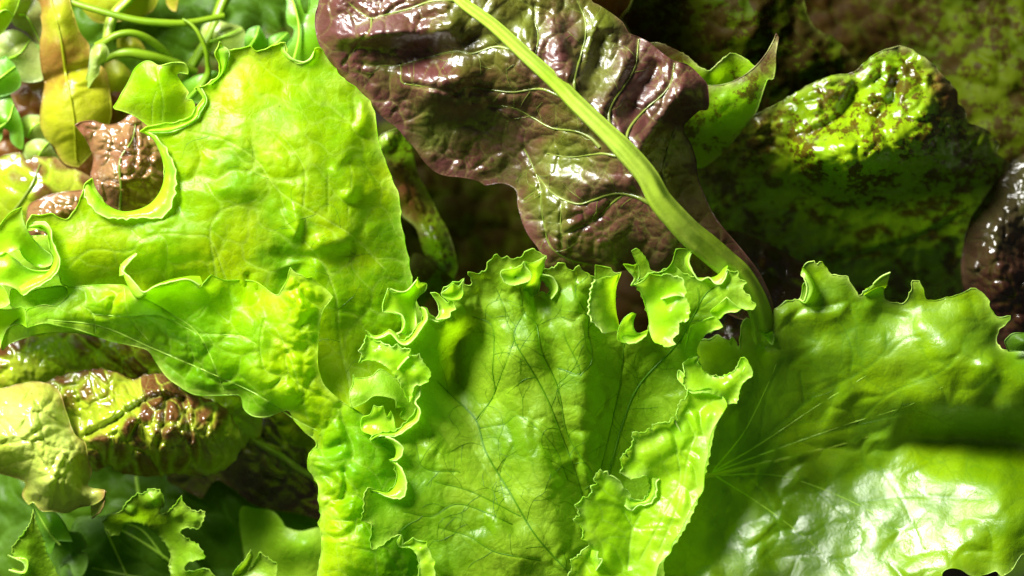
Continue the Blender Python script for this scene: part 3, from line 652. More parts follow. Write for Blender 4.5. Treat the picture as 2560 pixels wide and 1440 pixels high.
for k, (nm, lab, mat, ol, tnt) in enumerate([
  ('lettuce_leaf', 'bright lime leaf cut by the top left corner', 'lime', [(-50,-60,-90), (52,-60,-90), (48,0,-92), (34,38,-96), (18,66,-100), (0,86,-104), (-50,110,-104)], 0.0),
  ('lettuce_leaf', 'pale leaf with a pink blush between the corner leaf and the yellow leaf', 'pale', [(46,-50,-125), (110,-50,-125), (112,60,-135), (104,112,-150), (80,96,-148), (66,80,-145), (40,66,-140), (27,48,-135), (34,28,-130), (48,14,-128)], 0.45),
  ('lettuce_leaf', 'blurred pale green leaf at the left edge below the lime corner leaf', 'pale', [(-50,78,-150), (0,80,-145), (42,76,-145), (76,98,-148), (98,130,-150), (112,190,-155), (85,205,-160), (50,200,-160), (30,170,-160), (-50,165,-165)], 0.0),
  ('rocket_leaf', 'green leaf with a pale midrib at the left edge, upper of two', 'rocket', [(-50,150,-130), (-10,150,-125), (14,140,-120,'s'), (38,166,-122), (52,208,-128), (34,230,-132), (0,242,-135), (-50,250,-140)], 0.0),
  ('rocket_leaf', 'green lobed leaf at the left edge, lower of two', 'rocket', [(-50,238,-150), (0,238,-140), (22,228,-135,'s'), (34,262,-138), (48,290,-140), (58,330,-146), (55,372,-156), (30,356,-152), (24,330,-150), (8,322,-150), (0,352,-155), (-50,360,-160)], 0.0),
  ('lettuce_leaf', 'round greyish green leaflet above the pinkish leaf at the left', 'pale', [(56,380,-165), (68,358,-155), (95,348,-152), (120,356,-152), (136,380,-158), (146,410,-168), (90,420,-175)], 0.0),
  ('lettuce_leaf', 'whitish leaf scrap left of the drooping yellow leaf', 'pale', [(44,318,-175), (60,292,-168), (90,288,-165), (120,300,-168), (125,345,-175), (70,345,-180)], 0.1)]):
    cx = sum(p[0] for p in ol)/len(ol); cy = sum(p[1] for p in ol)/len(ol); zz = max(p[2] for p in ol)+16
    q = Leaf(nm, lab, 'rocket leaf' if nm == 'rocket_leaf' else 'lettuce leaf', cx, cy, zz)
    q.patch('blade', ol, mat, [(cx, cy, zz)], seed=30+k, tint=tnt, bul=(34,4,1.3,0.5,10))
    q.rib('midrib', [(ol[-1][0], (ol[-1][1]+cy)/2+10, 3), (cx, cy, 2.6), (ol[3][0], ol[3][1], 1.2)], 'veinlime', q.H, lift=1)

# ================================================================ LEFT, RED BLISTERED LEAVES
m1 = Leaf('lettuce_leaf', 'yellowish pink leaf with a wavy top at the left edge', 'lettuce leaf', 90, 460, -120)
m1.patch('blade', [(-50,400,-130), (0,393,-122), (30,384,-118), (54,386,-116), (64,402,-120), (88,390,-114,'s'), (100,394,-116), (140,396,-116), (165,418,-118), (205,432,-120), (235,460,-125), (230,500,-130), (180,570,-140), (100,600,-140), (-50,600,-150)], 'redgreen', [(60,440,-95), (120,450,-95), (60,520,-100), (180,480,-110)],
   seed=40, bul=(48,6,1.5,0.7,16), tint=[(0,400,0.5), (80,400,0.55), (150,400,0.7), (60,450,0.35), (160,460,0.45), (60,530,0.25)], tooth=(30,3))
m1.rib('midrib', [(-20,590,4), (40,520,3.5), (80,460,3), (100,410,1.5)], 'veinpale', m1.H, lift=1)
l1 = Leaf('lettuce_leaf', 'glossy brown blistered leaf tip framed by the lime leaf at the left', 'lettuce leaf', 310, 410, -70)
l1.patch('blade', [(188,313,-60,'s'), (205,304,-62), (235,303,-66), (265,312,-70), (295,309,-72), (326,288,-66), (346,288,-66,'s'), (378,314,-72), (396,350,-76), (412,385,-80), (420,430,-85), (415,490,-90), (372,530,-95), (300,530,-95), (245,500,-90), (226,455,-85), (234,400,-80), (226,370,-74), (210,340,-66)], 'brown',
   [(300,380,-40), (260,340,-52), (340,330,-55), (330,430,-34), (280,450,-40), (370,450,-60), (320,490,-60)], cell=2.6, bul=(44,15,1.2,0.5,26), bul2=(19,4,1,0,14), seed=41, noises=((50,4), (18,2)),
   tint=[(200,315,0.9), (250,330,0.3), (300,380,0.55), (350,420,0.6), (280,430,0.4), (380,470,-0.2), (300,500,0.5)])
l1.rib('midrib', [(300,528,3.5), (302,470,3), (300,400,2.6), (330,350,2), (340,300,1.2)], 'veinpale', l1.H, lift=1)
l2 = Leaf('lettuce_leaf', 'shiny brown blistered leaf piece behind the spiky lime margin at the left', 'lettuce leaf', 130, 540, -90)
l2.patch('blade', [(70,520,-95), (100,498,-90), (140,484,-88), (200,476,-90), (235,480,-95), (230,540,-105), (170,590,-110), (150,660,-120), (100,640,-115), (72,600,-110)], 'brown', [(130,530,-66), (180,510,-72), (115,590,-80)], cell=2.6, bul=(32,12,1.2,0.3,20), bul2=(15,3,1,0,10), seed=42, noises=((40,4),), tint=0.45)

# ================================================================ BOTTOM LEFT
u0 = Leaf('lettuce_leaf', 'deep green leaf in shadow along the bottom left', 'lettuce leaf', 400, 1350, -280)
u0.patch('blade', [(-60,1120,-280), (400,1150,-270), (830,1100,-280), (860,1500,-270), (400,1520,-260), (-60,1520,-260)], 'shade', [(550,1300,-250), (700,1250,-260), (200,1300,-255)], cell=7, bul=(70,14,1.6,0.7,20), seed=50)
u0.rib('midrib', [(360,1480,5), (355,1300,5), (340,1190,4)], 'veinlime', u0.H, lift=1)
u1 = Leaf('lettuce_leaf', 'reddish brown leaf lying deep left of the lime stalk', 'lettuce leaf', 660, 1170, -200)
u1.patch('blade', [(420,1190,-220), (520,1100,-215), (560,1020,-210), (640,1000,-200), (740,1040,-195), (830,1110,-200), (840,1290,-230), (740,1282,-235), (640,1262,-230), (575,1215,-225), (540,1200,-225), (505,1246,-230,'s'), (465,1225,-230)], 'darkred', [(700,1150,-165), (600,1140,-180), (680,1220,-190)], cell=5, bul=(44,9,1.6,0.6,16), seed=51, tint=[(700,1100,0.0), (620,1180,0.4), (740,1240,0.9), (500,1210,0.4), (600,1080,0.1)])
u1.rib('midrib', [(600,1080,5), (650,1110,8), (710,1145,9), (760,1180,8), (820,1215,8)], 'veinpale', u1.H, lift=0)
u2 = Leaf('lettuce_leaf', 'pale green and red leaf lying under the lime leaf at the left edge', 'lettuce leaf', 180, 900, -130)
u2.patch('blade', [(-60,850,-100), (20,825,-105), (190,815,-130), (400,880,-130), (470,960,-130), (640,1010,-140), (620,1120,-180), (400,1060,-180), (200,1000,-150), (-60,1000,-120)], 'redgreen', [(60,890,-75), (180,900,-80), (280,900,-85), (350,940,-100), (100,940,-80), (560,1060,-130)], seed=52, cell=4, bul=(46,11,1.3,0.9,14), bul2=(18,3,1,0,6),
   tint=[(50,850,0.90), (120,880,-0.05), (180,830,0.80), (60,930,0.05), (200,930,0.10), (280,880,0.80), (350,900,0.90), (300,940,0.70), (500,1000,0.05)],
   veins=[([(190,825), (110,850), (60,900), (80,960)], 3), ([(110,830), (190,950)], 3), ([(220,860), (330,940)], 3)])
u3 = Leaf('lettuce_leaf', 'curled leaf with glossy red brown blisters at the lower left', 'lettuce leaf', 400, 1060, -60)
u3o = [(120,960,-45), (160,940,-35), (200,930,-33), (255,924,-31), (300,936,-31), (330,950,-33), (370,938,-31), (405,936,-31), (432,950,-35), (455,978,-39), (520,1000,-47), (560,1020,-55), (582,1050,-65), (600,1090,-77), (592,1140,-90), (560,1172,-100), (500,1188,-97), (440,1182,-90), (380,1190,-87), (330,1186,-85), (292,1176,-81), (272,1162,-75), (250,1172,-73), (205,1170,-65), (180,1087,-45), (150,1020,-45)]
u3.patch('blade', u3o, 'redgreen', [(250,980,5), (300,1010,11), (350,1000,5), (400,970,0), (400,1060,37), (330,1080,31), (280,1110,15), (440,1070,35), (490,1080,20), (540,1080,-10), (380,1140,-5), (450,1140,-15), (230,1050,-5)], cell=2.8, bul=(44,15,1.7,1.25,22), bul2=(19,5,1.4,1.2,12), seed=53, noises=((60,8), (26,3)),
   tint=[(180,940,0.7), (220,950,0.75), (270,1000,0.7), (330,960,0.45), (370,950,0.8), (420,950,0.8), (350,1040,0.65), (400,1050,0.75), (440,1060,0.8), (480,1030,0.85), (300,1080,0.5), (300,1130,0.55), (250,1040,0.25), (450,1110,0.5), (540,1060,0.6), (400,1160,0.5), (560,1120,0.25), (320,1045,0.2), (230,1100,0.5), (480,1160,0.4)], rimcol=0.4, tooth=(28,7),
   veins=[([(220,1085), (290,1050), (350,1010), (400,990), (460,998)], 3.5), ([(415,1000), (410,1050), (395,1110)], 3.5), ([(455,1000), (470,1060), (475,1100)], 3)], vdepth=12)
u4 = Leaf('lettuce_leaf', 'pale yellow green crumpled leaf with a red-edged tip at the left edge', 'lettuce leaf', 110, 1120, -40)
u4o = [(-60,975,-15), (0,972,-5), (50,960,-3), (100,955,-5), (145,975,-7), (165,1030,-5), (187,1087,-3), (212,1105,-5), (220,1147,-9), (229,1180,-15), (220,1215,-11), (262,1226,9,'s'), (258,1245,5), (235,1261,-5), (197,1268,-15), (167,1282,-19), (130,1278,-25), (103,1277,-29), (84,1256,-31), (72,1262,-35,'s'), (56,1238,-39), (64,1208,-35), (34,1193,-35), (0,1184,-35), (-60,1180,-39)]
u4.patch('blade', u4o, 'redpale', [(60,1010,50), (30,1060,53), (110,1020,45), (120,1080,57), (60,1130,49), (130,1140,59), (180,1130,35), (130,1220,51), (180,1210,31), (90,1200,31), (20,1140,25), (215,1235,11)], cell=2.8, bul=(42,8,1.3,0.9,18), bul2=(16,1.5,1,0.4,6), seed=54, noises=((60,5), (20,2)),
   tint=[(20,980,0.5), (60,975,0.45), (120,990,0.35), (60,1050,0.1), (150,1060,0.2), (100,1150,-0.1), (30,1130,-0.2), (150,1170,0.15), (240,1235,0.25), (150,1260,0.0), (-20,1100,0.0), (260,1230,0.7)], veins=[([(170,1070), (120,1060), (60,1100), (0,1110)], 2.5), ([(190,1110), (150,1180), (130,1270)], 2.5)])
u4.loft('curled_margin', [[(218,1216,-15), (226,1262,-15), (228,1290,-65)], [(238,1224,-3), (244,1262,-7), (232,1292,-55)], [(263,1228,9), (256,1270,-5), (230,1296,-41)]], 'redpale', (12,3), seed=3)

v1 = Leaf('frilly_leaf', 'dark leaf with pale veins low at the bottom left, under a frilly margin', 'lettuce leaf', 350, 1400, -180)
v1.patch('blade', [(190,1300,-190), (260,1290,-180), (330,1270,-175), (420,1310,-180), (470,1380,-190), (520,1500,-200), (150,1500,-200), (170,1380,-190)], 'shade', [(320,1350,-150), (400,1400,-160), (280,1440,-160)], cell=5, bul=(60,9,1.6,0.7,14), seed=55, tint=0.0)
v1.rib('midrib', [(500,1470,5), (420,1400,4), (350,1352,3.2), (290,1318,2)], 'veinlime', v1.H, lift=1)
v1.rib('vein', [(322,1450,3), (290,1380,2.4), (262,1320,1.6)], 'veinlime', v1.H, lift=1)
v1.rib('vein', [(410,1395,3), (360,1330,2.4), (310,1306,1.6)], 'veinlime', v1.H, lift=1)
v1.rib('vein', [(450,1460,2), (330,1440,2), (230,1420,1.2)], 'veinlime', v1.H, lift=1)
v2 = Leaf('frilly_leaf', 'wavy toothed light green leaf margin at the bottom left', 'lettuce leaf', 400, 1310, -110)
v2o = [(258,1305,-50,'s'), (275,1290,-44), (302,1280,-38), (317,1258,-30), (340,1238,-24), (363,1233,-22), (376,1223,-20), (397,1227,-20), (408,1245,-26), (409,1262,-36), (398,1277,-46), (404,1287,-52), (424,1277,-40), (440,1260,-28), (453,1241,-18,'s'), (458,1257,-20), (482,1277,-20), (512,1279,-14,'s'), (507,1300,-22), (497,1322,-32,'s'), (467,1318,-44), (449,1330,-54), (466,1347,-52), (493,1363,-44), (507,1383,-38), (510,1396,-38,'s'), (487,1400,-48), (467,1407,-58), (460,1427,-64), (485,1428,-58), (517,1423,-50), (540,1460,-50), (450,1470,-80), (425,1420,-90), (428,1385,-90), (405,1345,-90), (365,1312,-85), (322,1305,-75), (305,1318,-68), (297,1335,-64), (277,1338,-58,'s')]
v2.patch('blade', v2o, 'green', [(330,1285,-20), (385,1250,0), (440,1290,-24), (490,1300,-6), (480,1345,-68), (350,1270,-36), (430,1300,-50), (460,1300,-38), (390,1300,-60), (470,1380,-55)], cell=2.6, tooth=(14,6), edge_lift=9, seed=56, noises=((40,3), (16,1.5)), edge_w=7)
v3 = Leaf('rocket_leaf', 'smooth bright green leaf with a straight pale midrib at the lower left', 'rocket leaf', 130, 1320, -100)
v3.patch('blade', [(82,1257,-90,'s'), (105,1272,-88), (134,1280,-88), (150,1293,-90), (167,1320,-95), (181,1354,-104,'s'), (158,1352,-106), (140,1353,-108), (132,1372,-112), (125,1387,-116,'s'), (108,1360,-112), (90,1300,-100)], 'rocket', [(125,1310,-78)], cell=3, seed=57)
v3.rib('midrib', [(84,1262,1), (105,1302,2), (128,1338,2.4), (150,1362,2)], 'veinlime', v3.H, lift=1)
v4 = Leaf('frilly_leaf', 'light green frilly leaf with a curled rim in the bottom left corner', 'lettuce leaf', 80, 1380, -100)
v4.patch('blade', [(84,1276,-20,'s'), (88,1300,-24), (108,1350,-36), (118,1390,-46), (140,1430,-56), (150,1500,-70), (20,1500,-60), (58,1432,-36), (66,1408,-28), (42,1394,-28), (31,1371,-26), (54,1341,-20), (74,1312,-18)], 'green', [(75,1360,-16), (100,1420,-40)], cell=2.8, tooth=(14,6), edge_lift=8, seed=58, edge_w=7)
v4.loft('curled_margin', [[(38,1388,-36), (62,1402,-40), (60,1426,-44), (30,1420,-40)], [(26,1392,-20), (68,1398,-10), (64,1432,-14), (28,1430,-24)], [(20,1388,-10), (60,1408,-16), (58,1430,-20), (22,1425,-24)]], 'frill', (10,2), seed=5)
v5 = Leaf('frilly_leaf', 'dull green leaf tip with sharp corner right of the bottom left frill', 'lettuce leaf', 190, 1370, -130)
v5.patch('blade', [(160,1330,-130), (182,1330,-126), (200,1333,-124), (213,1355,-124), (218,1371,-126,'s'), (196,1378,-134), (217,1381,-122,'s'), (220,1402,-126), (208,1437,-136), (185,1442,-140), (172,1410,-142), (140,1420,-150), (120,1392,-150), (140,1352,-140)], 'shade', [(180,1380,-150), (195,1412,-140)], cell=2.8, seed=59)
v6 = Leaf('frilly_leaf', 'small frilly light green tip at the bottom edge left of the stalk', 'lettuce leaf', 640, 1430, -120)
v6.patch('blade', [(585,1436,-60), (600,1413,-54), (613,1400,-52), (627,1377,-46,'s'), (630,1397,-60), (622,1425,-70), (638,1405,-64), (650,1380,-48,'s'), (660,1390,-48), (680,1403,-46), (693,1411,-44,'s'), (690,1445,-52), (685,1500,-60), (580,1500,-70)], 'green', [(640,1450,-52)], cell=2.6, tooth=(12,5), edge_lift=8, seed=60, edge_w=7)
v7 = Leaf('lettuce_leaf', 'smooth folded green leaf left of the stalk at the bottom edge', 'lettuce leaf', 740, 1370, -150)
v7.patch('blade', [(600,1275,-180), (640,1272,-170), (680,1278,-160), (703,1300,-150), (715,1318,-146), (750,1328,-144), (830,1328,-150), (840,1480,-160), (713,1500,-170), (640,1480,-190), (610,1380,-200)], 'green', [(760,1360,-120), (700,1360,-150), (740,1410,-160), (660,1320,-180)], cell=4, seed=61, rim=1.5)

# ================================================================ GAP LEAF
k1 = Leaf('lettuce_leaf', 'narrow twisted yellow green leaf in the dark gap beside the lime leaf', 'lettuce leaf', 1060, 520, -120)
k1.patch('blade', [(944,352,-130), (958,336,-128), (978,326,-130), (998,322,-134), (1016,336,-150), (1030,370,-180), (1042,430,-210), (1077,497,-220), (1097,540,-216), (1117,573,-214), (1133,620,-210), (1143,667,-210), (1134,698,-216,'s'), (1108,680,-210), (1083,660,-204), (1057,623,-198), (1040,570,-195), (1000,530,-195), (985,460,-180), (960,400,-150)], 'speck', [(1090,600,-180), (1110,650,-182), (1040,500,-190), (970,360,-118), (1000,400,-190)], cell=3, seed=62, bul=(26,5,1.5,1,8), tint=[(960,340,0.1),(1020,450,0.75),(1040,520,0.7),(1090,600,0.15),(1120,680,0.1)])  # brown tint on the upper part paints the purple leaf's shadow
k2 = Leaf('lettuce_leaf', 'dull olive leaf at the bottom of the dark gap above the frills', 'lettuce leaf', 1080, 700, -200)
k2.patch('blade', [(1030,640,-210), (1060,640,-200), (1090,665,-190), (1138,702,-180,'s'), (1120,720,-185), (1060,760,-200), (1060,820,-210), (1180,860,-220), (1000,860,-230)], 'speckshade', [(1080,700,-180)], cell=4, seed=63)

# ================================================================ PURPLE LEAF
p = Leaf('purple_lettuce_leaf', 'large glossy purple red leaf with a thick pale green midrib', 'lettuce leaf', 1400, 350, 0)
po = [(1490,-380,90), (1300,-520,90), (880,-420,70), (770,-200,60), (800,-60,60), (796,10,55), (789,35,50), (788,67,48), (797,107,46), (823,153,42), (853,192,38), (893,223,32), (917,247,28), (937,273,26), (960,295,22), (993,320,14), (1013,343,10), (1040,373,2), (1060,403,-6), (1090,430,-14), (1120,440,-20), (1153,443,-24), (1190,450,-30), (1213,463,-34,'s'), (1257,458,-30), (1290,475,-20), (1295,513,-14), (1307,557,-10), (1323,590,-8), (1347,623,-8), (1362,660,-12), (1385,690,-30), (1480,690,-50), (1580,674,-70), (1690,690,-40), (1790,765,-40), (1860,800,-50), (1935,800,-30), (1930,757,-20), (1918,722,-10), (1895,677,0), (1845,613,6), (1790,547,0), (1757,480,-10), (1743,433,-10), (1740,400,0), (1727,360,0), (1708,318,10), (1747,277,40), (1768,273,42), (1772,247,50), (1768,213,58), (1757,197,64), (1720,163,68), (1680,150,70), (1623,107,72), (1597,93,74), (1573,83,74), (1557,57,76), (1533,37,78), (1500,15,80), (1478,0,80), (1470,-60,84), (1445,-160,90)]
pc = [(1150,0,130), (1233,63,132), (1320,143,134), (1397,213,138), (1443,260,140), (1513,327,142), (1563,377,142), (1617,440,135), (1690,545,112), (1767,618,80), (1850,690,45), (1900,765,10),
      (830,30,84), (850,100,74), (900,40,96), (880,150,62), (950,60,112), (1000,80,110), (1000,30,104), (1100,60,128), (1070,100,92), (950,130,74), (900,190,48), (1000,150,62), (1100,140,84), (1200,100,108), (1060,190,92), (1000,200,62), (1060,215,100), (1150,190,112), (1250,170,116), (1150,230,88), (1030,260,44), (960,230,40), (1080,250,84), (1200,240,56), (1300,240,84), (1150,300,24), (1050,320,18), (1250,330,18), (1350,280,76), (1400,300,104), (1130,390,-20), (1250,400,-14), (1320,380,8), (1380,340,60), (1430,340,96), (1500,370,116), (1460,400,80), (1400,430,52), (1350,480,28), (1450,490,66), (1540,480,96), (1390,500,44), (1500,540,52), (1420,570,42), (1350,560,8), (1600,580,60), (1500,620,24), (1400,640,6), (1650,660,14), (1550,680,-16),
      (1300,40,112), (1380,60,104), (1340,100,122), (1400,130,112), (1440,60,96), (1500,60,106), (1520,130,92), (1480,180,112), (1560,130,90), (1560,190,92), (1540,250,118), (1610,180,84), (1600,260,98), (1660,220,86), (1620,330,96), (1720,230,82), (1680,260,80), (1640,370,86), (1680,350,30), (1700,420,40), (1720,500,40), (1780,580,46), (1880,700,16)]
VP = dict(
 V1=[(1443,258,5), (1436,200,5), (1452,140,4.5), (1464,90,4), (1462,45,3.5), (1443,2,2.5)],
 V2=[(1540,352,6), (1522,300,6), (1530,260,5.5), (1560,215,5), (1588,165,4), (1597,98,2.5)],
 V3=[(1566,368,5), (1572,325,5), (1612,275,4.5), (1655,238,4), (1678,205,3), (1686,158,2)],
 V4=[(1335,150,3), (1346,95,3), (1338,55,2.6), (1338,12,2)],
 V5=[(1655,490,4), (1658,420,4), (1672,360,3), (1690,315,2)],
 W1=[(1150,2,4), (1085,2,4), (1017,24,4), (960,38,3.5), (929,46,3), (900,30,2), (873,8,2)],
 W1b=[(929,46,2.4), (926,72,2.2), (905,100,2), (885,126,2), (858,162,1.4)],
 W2=[(1290,128,4), (1240,117,3.8), (1180,134,3.2), (1140,128,3), (1073,142,2.6), (1003,162,2.4), (950,164,1.6), (910,161,1.2)],
 W2b=[(1003,162,2), (1002,195,2), (1008,208,1.8), (1060,216,2.2), (1110,226,2.4), (1140,237,3)],
 W3=[(1400,240,4), (1350,222,4), (1280,230,4), (1225,224,4), (1165,217,4), (1140,237,4)],
 W4=[(1500,368,5), (1477,345,5), (1440,328,4.6), (1380,320,4), (1335,296,3.2), (1285,270,2.6), (1220,262,1.6)],
 W5=[(1540,390,4), (1507,384,4), (1467,388,3.4), (1423,393,3), (1367,384,2)],
 W6=[(1625,508,6), (1590,491,6), (1550,483,5.5), (1515,488,5), (1480,501,5), (1445,510,5), (1400,495,4.5), (1368,470,3), (1345,440,2)],
 W7=[(1560,486,3.5), (1530,508,3.5), (1500,540,3), (1468,560,2.8), (1425,580,2.2), (1402,592,1.4)],
 W8=[(1310,372,2), (1325,400,2.4), (1342,440,3), (1352,475,3.4), (1354,520,3.6), (1362,567,3.6), (1376,615,3.2), (1420,648,2.8), (1480,662,2)],
 W9=[(1405,510,2.4), (1402,560,2.2), (1405,620,1.6)],
 W10=[(1350,470,2), (1310,500,1.4)])
p.patch('blade', po, 'purple', pc, cell=3.4, reg=1.0, bul=(50,5.5,1.6,-0.9,18), bul2=(22,2.6,1.3,0.3,10), seed=70, noises=((110,7), (38,2)), rim=1.8, rimcol=0.35, vdepth=3.5, edge_w=5,
   veins=[([q[:2] for q in v], max(2.4, v[0][2]*0.8)) for v in VP.values()],
   folds=[([(850,95), (950,85), (1040,95), (1120,84)], 16, 26), ([(1020,190), (1070,196), (1160,200)], 14, 22), ([(1075,240), (1130,262), (1200,250)], 15, 24), ([(1410,110), (1430,180), (1450,220)], 12, 22), ([(1310,70), (1330,120)], 9, 20), ([(1640,320), (1610,370), (1590,400)], 13, 20), ([(1380,440), (1480,460), (1560,455)], 12, 24), ([(1140,340), (1240,380)], 10, 30), ([(870,120), (960,112), (1060,118), (1140,108), (1210,92)], -8, 18), ([(1130,60), (1020,80), (900,95)], 14, 22), ([(1570,150), (1540,215), (1500,275)], 15, 22), ([(1640,170), (1600,240), (1570,290)], -18, 20), ([(1500,100), (1490,170), (1460,220)], -16, 20), ([(1700,230), (1650,300), (1600,350)], 16, 22), ([(1390,60), (1390,120), (1400,180)], 15, 24)],
   tint=[(830,50,0.83), (900,150,0.81), (1000,100,0.81), (1050,150,0.86), (960,170,0.46), (1130,100,0.17), (1200,60,0.22), (1180,150,0.17), (1240,90,0.07), (1080,40,0.51), (1300,30,-0.03), (960,260,0.96), (1100,200,0.81), (1200,200,0.46), (1000,310,0.81), (1200,320,0.51), (1060,330,0.07), (1150,390,0.91), (1250,420,0.61), (1300,300,0.71), (1350,350,0.61), (1400,380,0.07), (1380,450,0.41), (1440,470,0.51), (1360,540,-0.03), (1450,530,0.76), (1550,560,0.81), (1500,600,0.71), (1330,560,0.71), (1420,630,0.61), (1600,650,0.51),
         (1400,60,0.66), (1420,150,0.71), (1500,80,0.07), (1490,200,0.07), (1560,120,0.66), (1520,250,0.71), (1620,200,0.81), (1700,200,1.16), (1740,250,1.21), (1620,300,0.76), (1680,260,0.71), (1640,150,1.11), (1700,400,0.51), (1730,480,0.71), (1820,600,0.91), (1900,700,1.01), (1700,340,0.51)])
p.rib('midrib', [(1000,-220,112,12), (1120,-50,121,14.6), (1150,0,131,14.6), (1233,63,135,16.3), (1320,143,139,18.1), (1397,213,144,19.8), (1443,260,147,21.5), (1513,327,149,23.2), (1563,377,149,26.7), (1617,440,142,27.9), (1650,500,131,30.2), (1693,550,117,31.8), (1730,588,101,33.3), (1767,618,85,34.0), (1810,655,65,33.3), (1850,690,47,31.8), (1885,745,25,30.2), (1905,800,3,28.6), (1912,870,-31,27.9)], 'rib', None, flat=0.55, seg=32, groove=1.6,
      tint=0.0)
for v in VP.values():
    p.rib('vein', [(x, y, r*(1.15 if k == 0 else 0.9 if k == 1 else 0.62)) for k, (x, y, r) in enumerate(v)], 'veinpale', p.H, lift=-0.3, flat=0.9, seg=8)
auto_veins(p, p.H, 'vein_network', [[q[:2] for q in VP[k]] for k in ('V1', 'V2', 'W2', 'W4', 'W6', 'W8', 'W3')], 'veinpale', 5, r=1.0, spacing=55, length=70, poly=crom([q[:2] for q in po], 10, True), lift=0.2)
# ================================================================ RIGHT BROAD LEAF
d = Leaf('broad_lettuce_leaf', 'broad bright green leaf with white sheen filling the lower right', 'lettuce leaf', 2150, 1150, 0)
d_lo = [(1560,1000,-150), (1760,1130,-110), (2000,1040,-110), (2250,1010,-100), (2450,1000,-100), (2680,1010,-70), (2680,1400,40), (2625,1440,40), (2580,1410,30), (2560,1385,36), (2545,1400,36), (2530,1425,40), (2505,1440,44), (2490,1428,42), (2465,1436,36), (2430,1440,40), (2402,1424,42), (2375,1421,42), (2355,1436,40), (2352,1520,40), (1600,1520,-60), (1500,1300,-150)]
d_up = [(1762,1170,-60), (1650,1100,-60), (1640,960,-60), (1720,860,-50), (1768,850,-30), (1790,840,-24,'s'), (1810,846,-20), (1828,862,-20,'s'), (1826,850,-18), (1830,843,-16,'s'), (1847,870,-18), (1851,845,-16), (1853,817,-14,'s'), (1858,805,-10), (1867,795,-8,'s'), (1885,802,-12), (1903,827,-14), (1912,843,-8), (1930,861,0,'s'), (1935,833,4), (1933,787,8), (1947,767,10), (1970,753,12), (1997,750,14), (2008,720,20), (2017,690,26), (2005,685,30), (2012,662,34), (2035,652,36,'s'), (2042,662,34), (2055,655,36,'s'), (2070,677,30), (2080,688,28,'s'), (2103,690,30), (2117,695,30,'s'), (2133,717,26), (2143,737,22), (2158,735,22), (2180,714,30), (2200,712,34), (2218,713,36,'s'), (2208,727,28), (2210,745,18), (2217,752,14), (2240,760,10), (2260,757,14), (2277,733,26), (2282,702,34,'s'), (2298,702,34,'s'), (2308,727,28), (2320,752,20), (2357,748,22,'s'), (2397,737,28,'s'), (2427,722,34,'s'), (2453,730,32), (2467,747,28), (2477,773,26), (2493,792,26), (2523,792,32,'s'), (2513,813,26), (2495,826,14), (2493,863,14), (2520,877,24), (2560,870,34), (2680,860,40), (2680,1090,-10), (2590,1080,-26), (2560,1062,-24), (2500,1045,-18), (2440,1038,-20), (2380,1042,-26), (2340,1048,-34), (2300,1066,-44), (2240,1078,-56), (2150,1110,-70), (2050,1140,-78), (1950,1158,-80), (1850,1172,-74)]
d_all = [q for q in d_up[2:] if not (q[0] > 1840 and 1038 <= q[1] <= 1180 and q[0] < 2600)]
d_all = d_all[:[q[:2] for q in d_all].index((2680,860))+1]+d_lo[5:]
d.patch('blade', d_all, 'broad', [(1900,950,-30), (2000,850,0), (2000,1000,-36), (2100,780,20), (2100,900,0), (2100,1030,-40), (2200,850,20), (2200,960,0), (2300,820,40), (2300,920,30), (2300,1000,4), (2400,850,60), (2400,950,44), (2480,900,64), (2560,960,60), (2480,990,24), (2600,1020,20), (1800,1050,-60), (1900,1080,-64),
     (2620,1066,-12), (2560,1056,-14), (2500,1040,-8), (2440,1034,-8), (2380,1038,-16), (2330,1048,-32), (2280,1062,-50), (2620,1112,-80), (2560,1100,-84), (2500,1086,-92), (2440,1078,-94), (2380,1080,-96), (2320,1090,-92), (2150,1108,-74), (1950,1150,-84), (1850,1170,-86),
     (1800,1200,-92), (1900,1250,-84), (1800,1350,-80), (2000,1300,-70), (2100,1200,-76), (2200,1170,-72), (2300,1150,-66), (2300,1240,-34), (2400,1250,-6), (2400,1170,-44), (2500,1200,-4), (2450,1340,40), (2200,1320,-34), (2100,1400,-30), (2000,1420,-40), (2560,1300,50), (2340,1350,10), (1750,1440,-60)],
    cell=3.6, reg=0.6, seed=81, bul=(80,6,1.6,-0.4,24), bul2=(26,0.8,1.5,-0.5,12), noises=((110,6), (60,3)), vdepth=2.0, edge_w=6, tooth=(34,6), keep=lambda x, y: y < 1000,
    veins=[([(1850,1140), (1950,1060), (2050,980), (2150,930), (2210,880), (2215,840)], 3), ([(1850,1150), (2000,1100), (2150,1060), (2300,1020)], 3.5), ([(2125,930), (2130,880), (2110,820), (2090,800)], 2), ([(2215,890), (2260,850), (2300,840)], 2), ([(2010,1010), (2000,930)], 2), ([(2150,1050), (2230,980), (2350,930), (2400,880)], 2.2), ([(1900,1090), (1920,980), (1960,900)], 2),
     ([(1840,1185), (1900,1225), (1940,1300), (1945,1350), (1900,1400)], 2.5), ([(2000,1190), (2090,1270), (2150,1330), (2140,1385), (2080,1400)], 2.5), ([(1940,1312), (2010,1340), (2060,1315)], 2), ([(2200,1165), (2260,1260), (2310,1380)], 2.5), ([(2090,1265), (2180,1250), (2300,1240), (2460,1250)], 2.5), ([(1870,1380), (1940,1312)], 2)])
auto_veins(d, d.H, 'vein_network', [[(1850,1140), (1950,1060), (2050,980), (2150,930)], [(1850,1150), (2000,1100), (2150,1060), (2300,1020)], [(1760,1185), (1900,1170), (2050,1150)], [(2000,1190), (2090,1270), (2150,1330)]], 'veindark', 11, r=0.9, spacing=90, length=200, ang=0.5, poly=crom([q[:2] for q in d_all], 10, True), lift=-0.2)
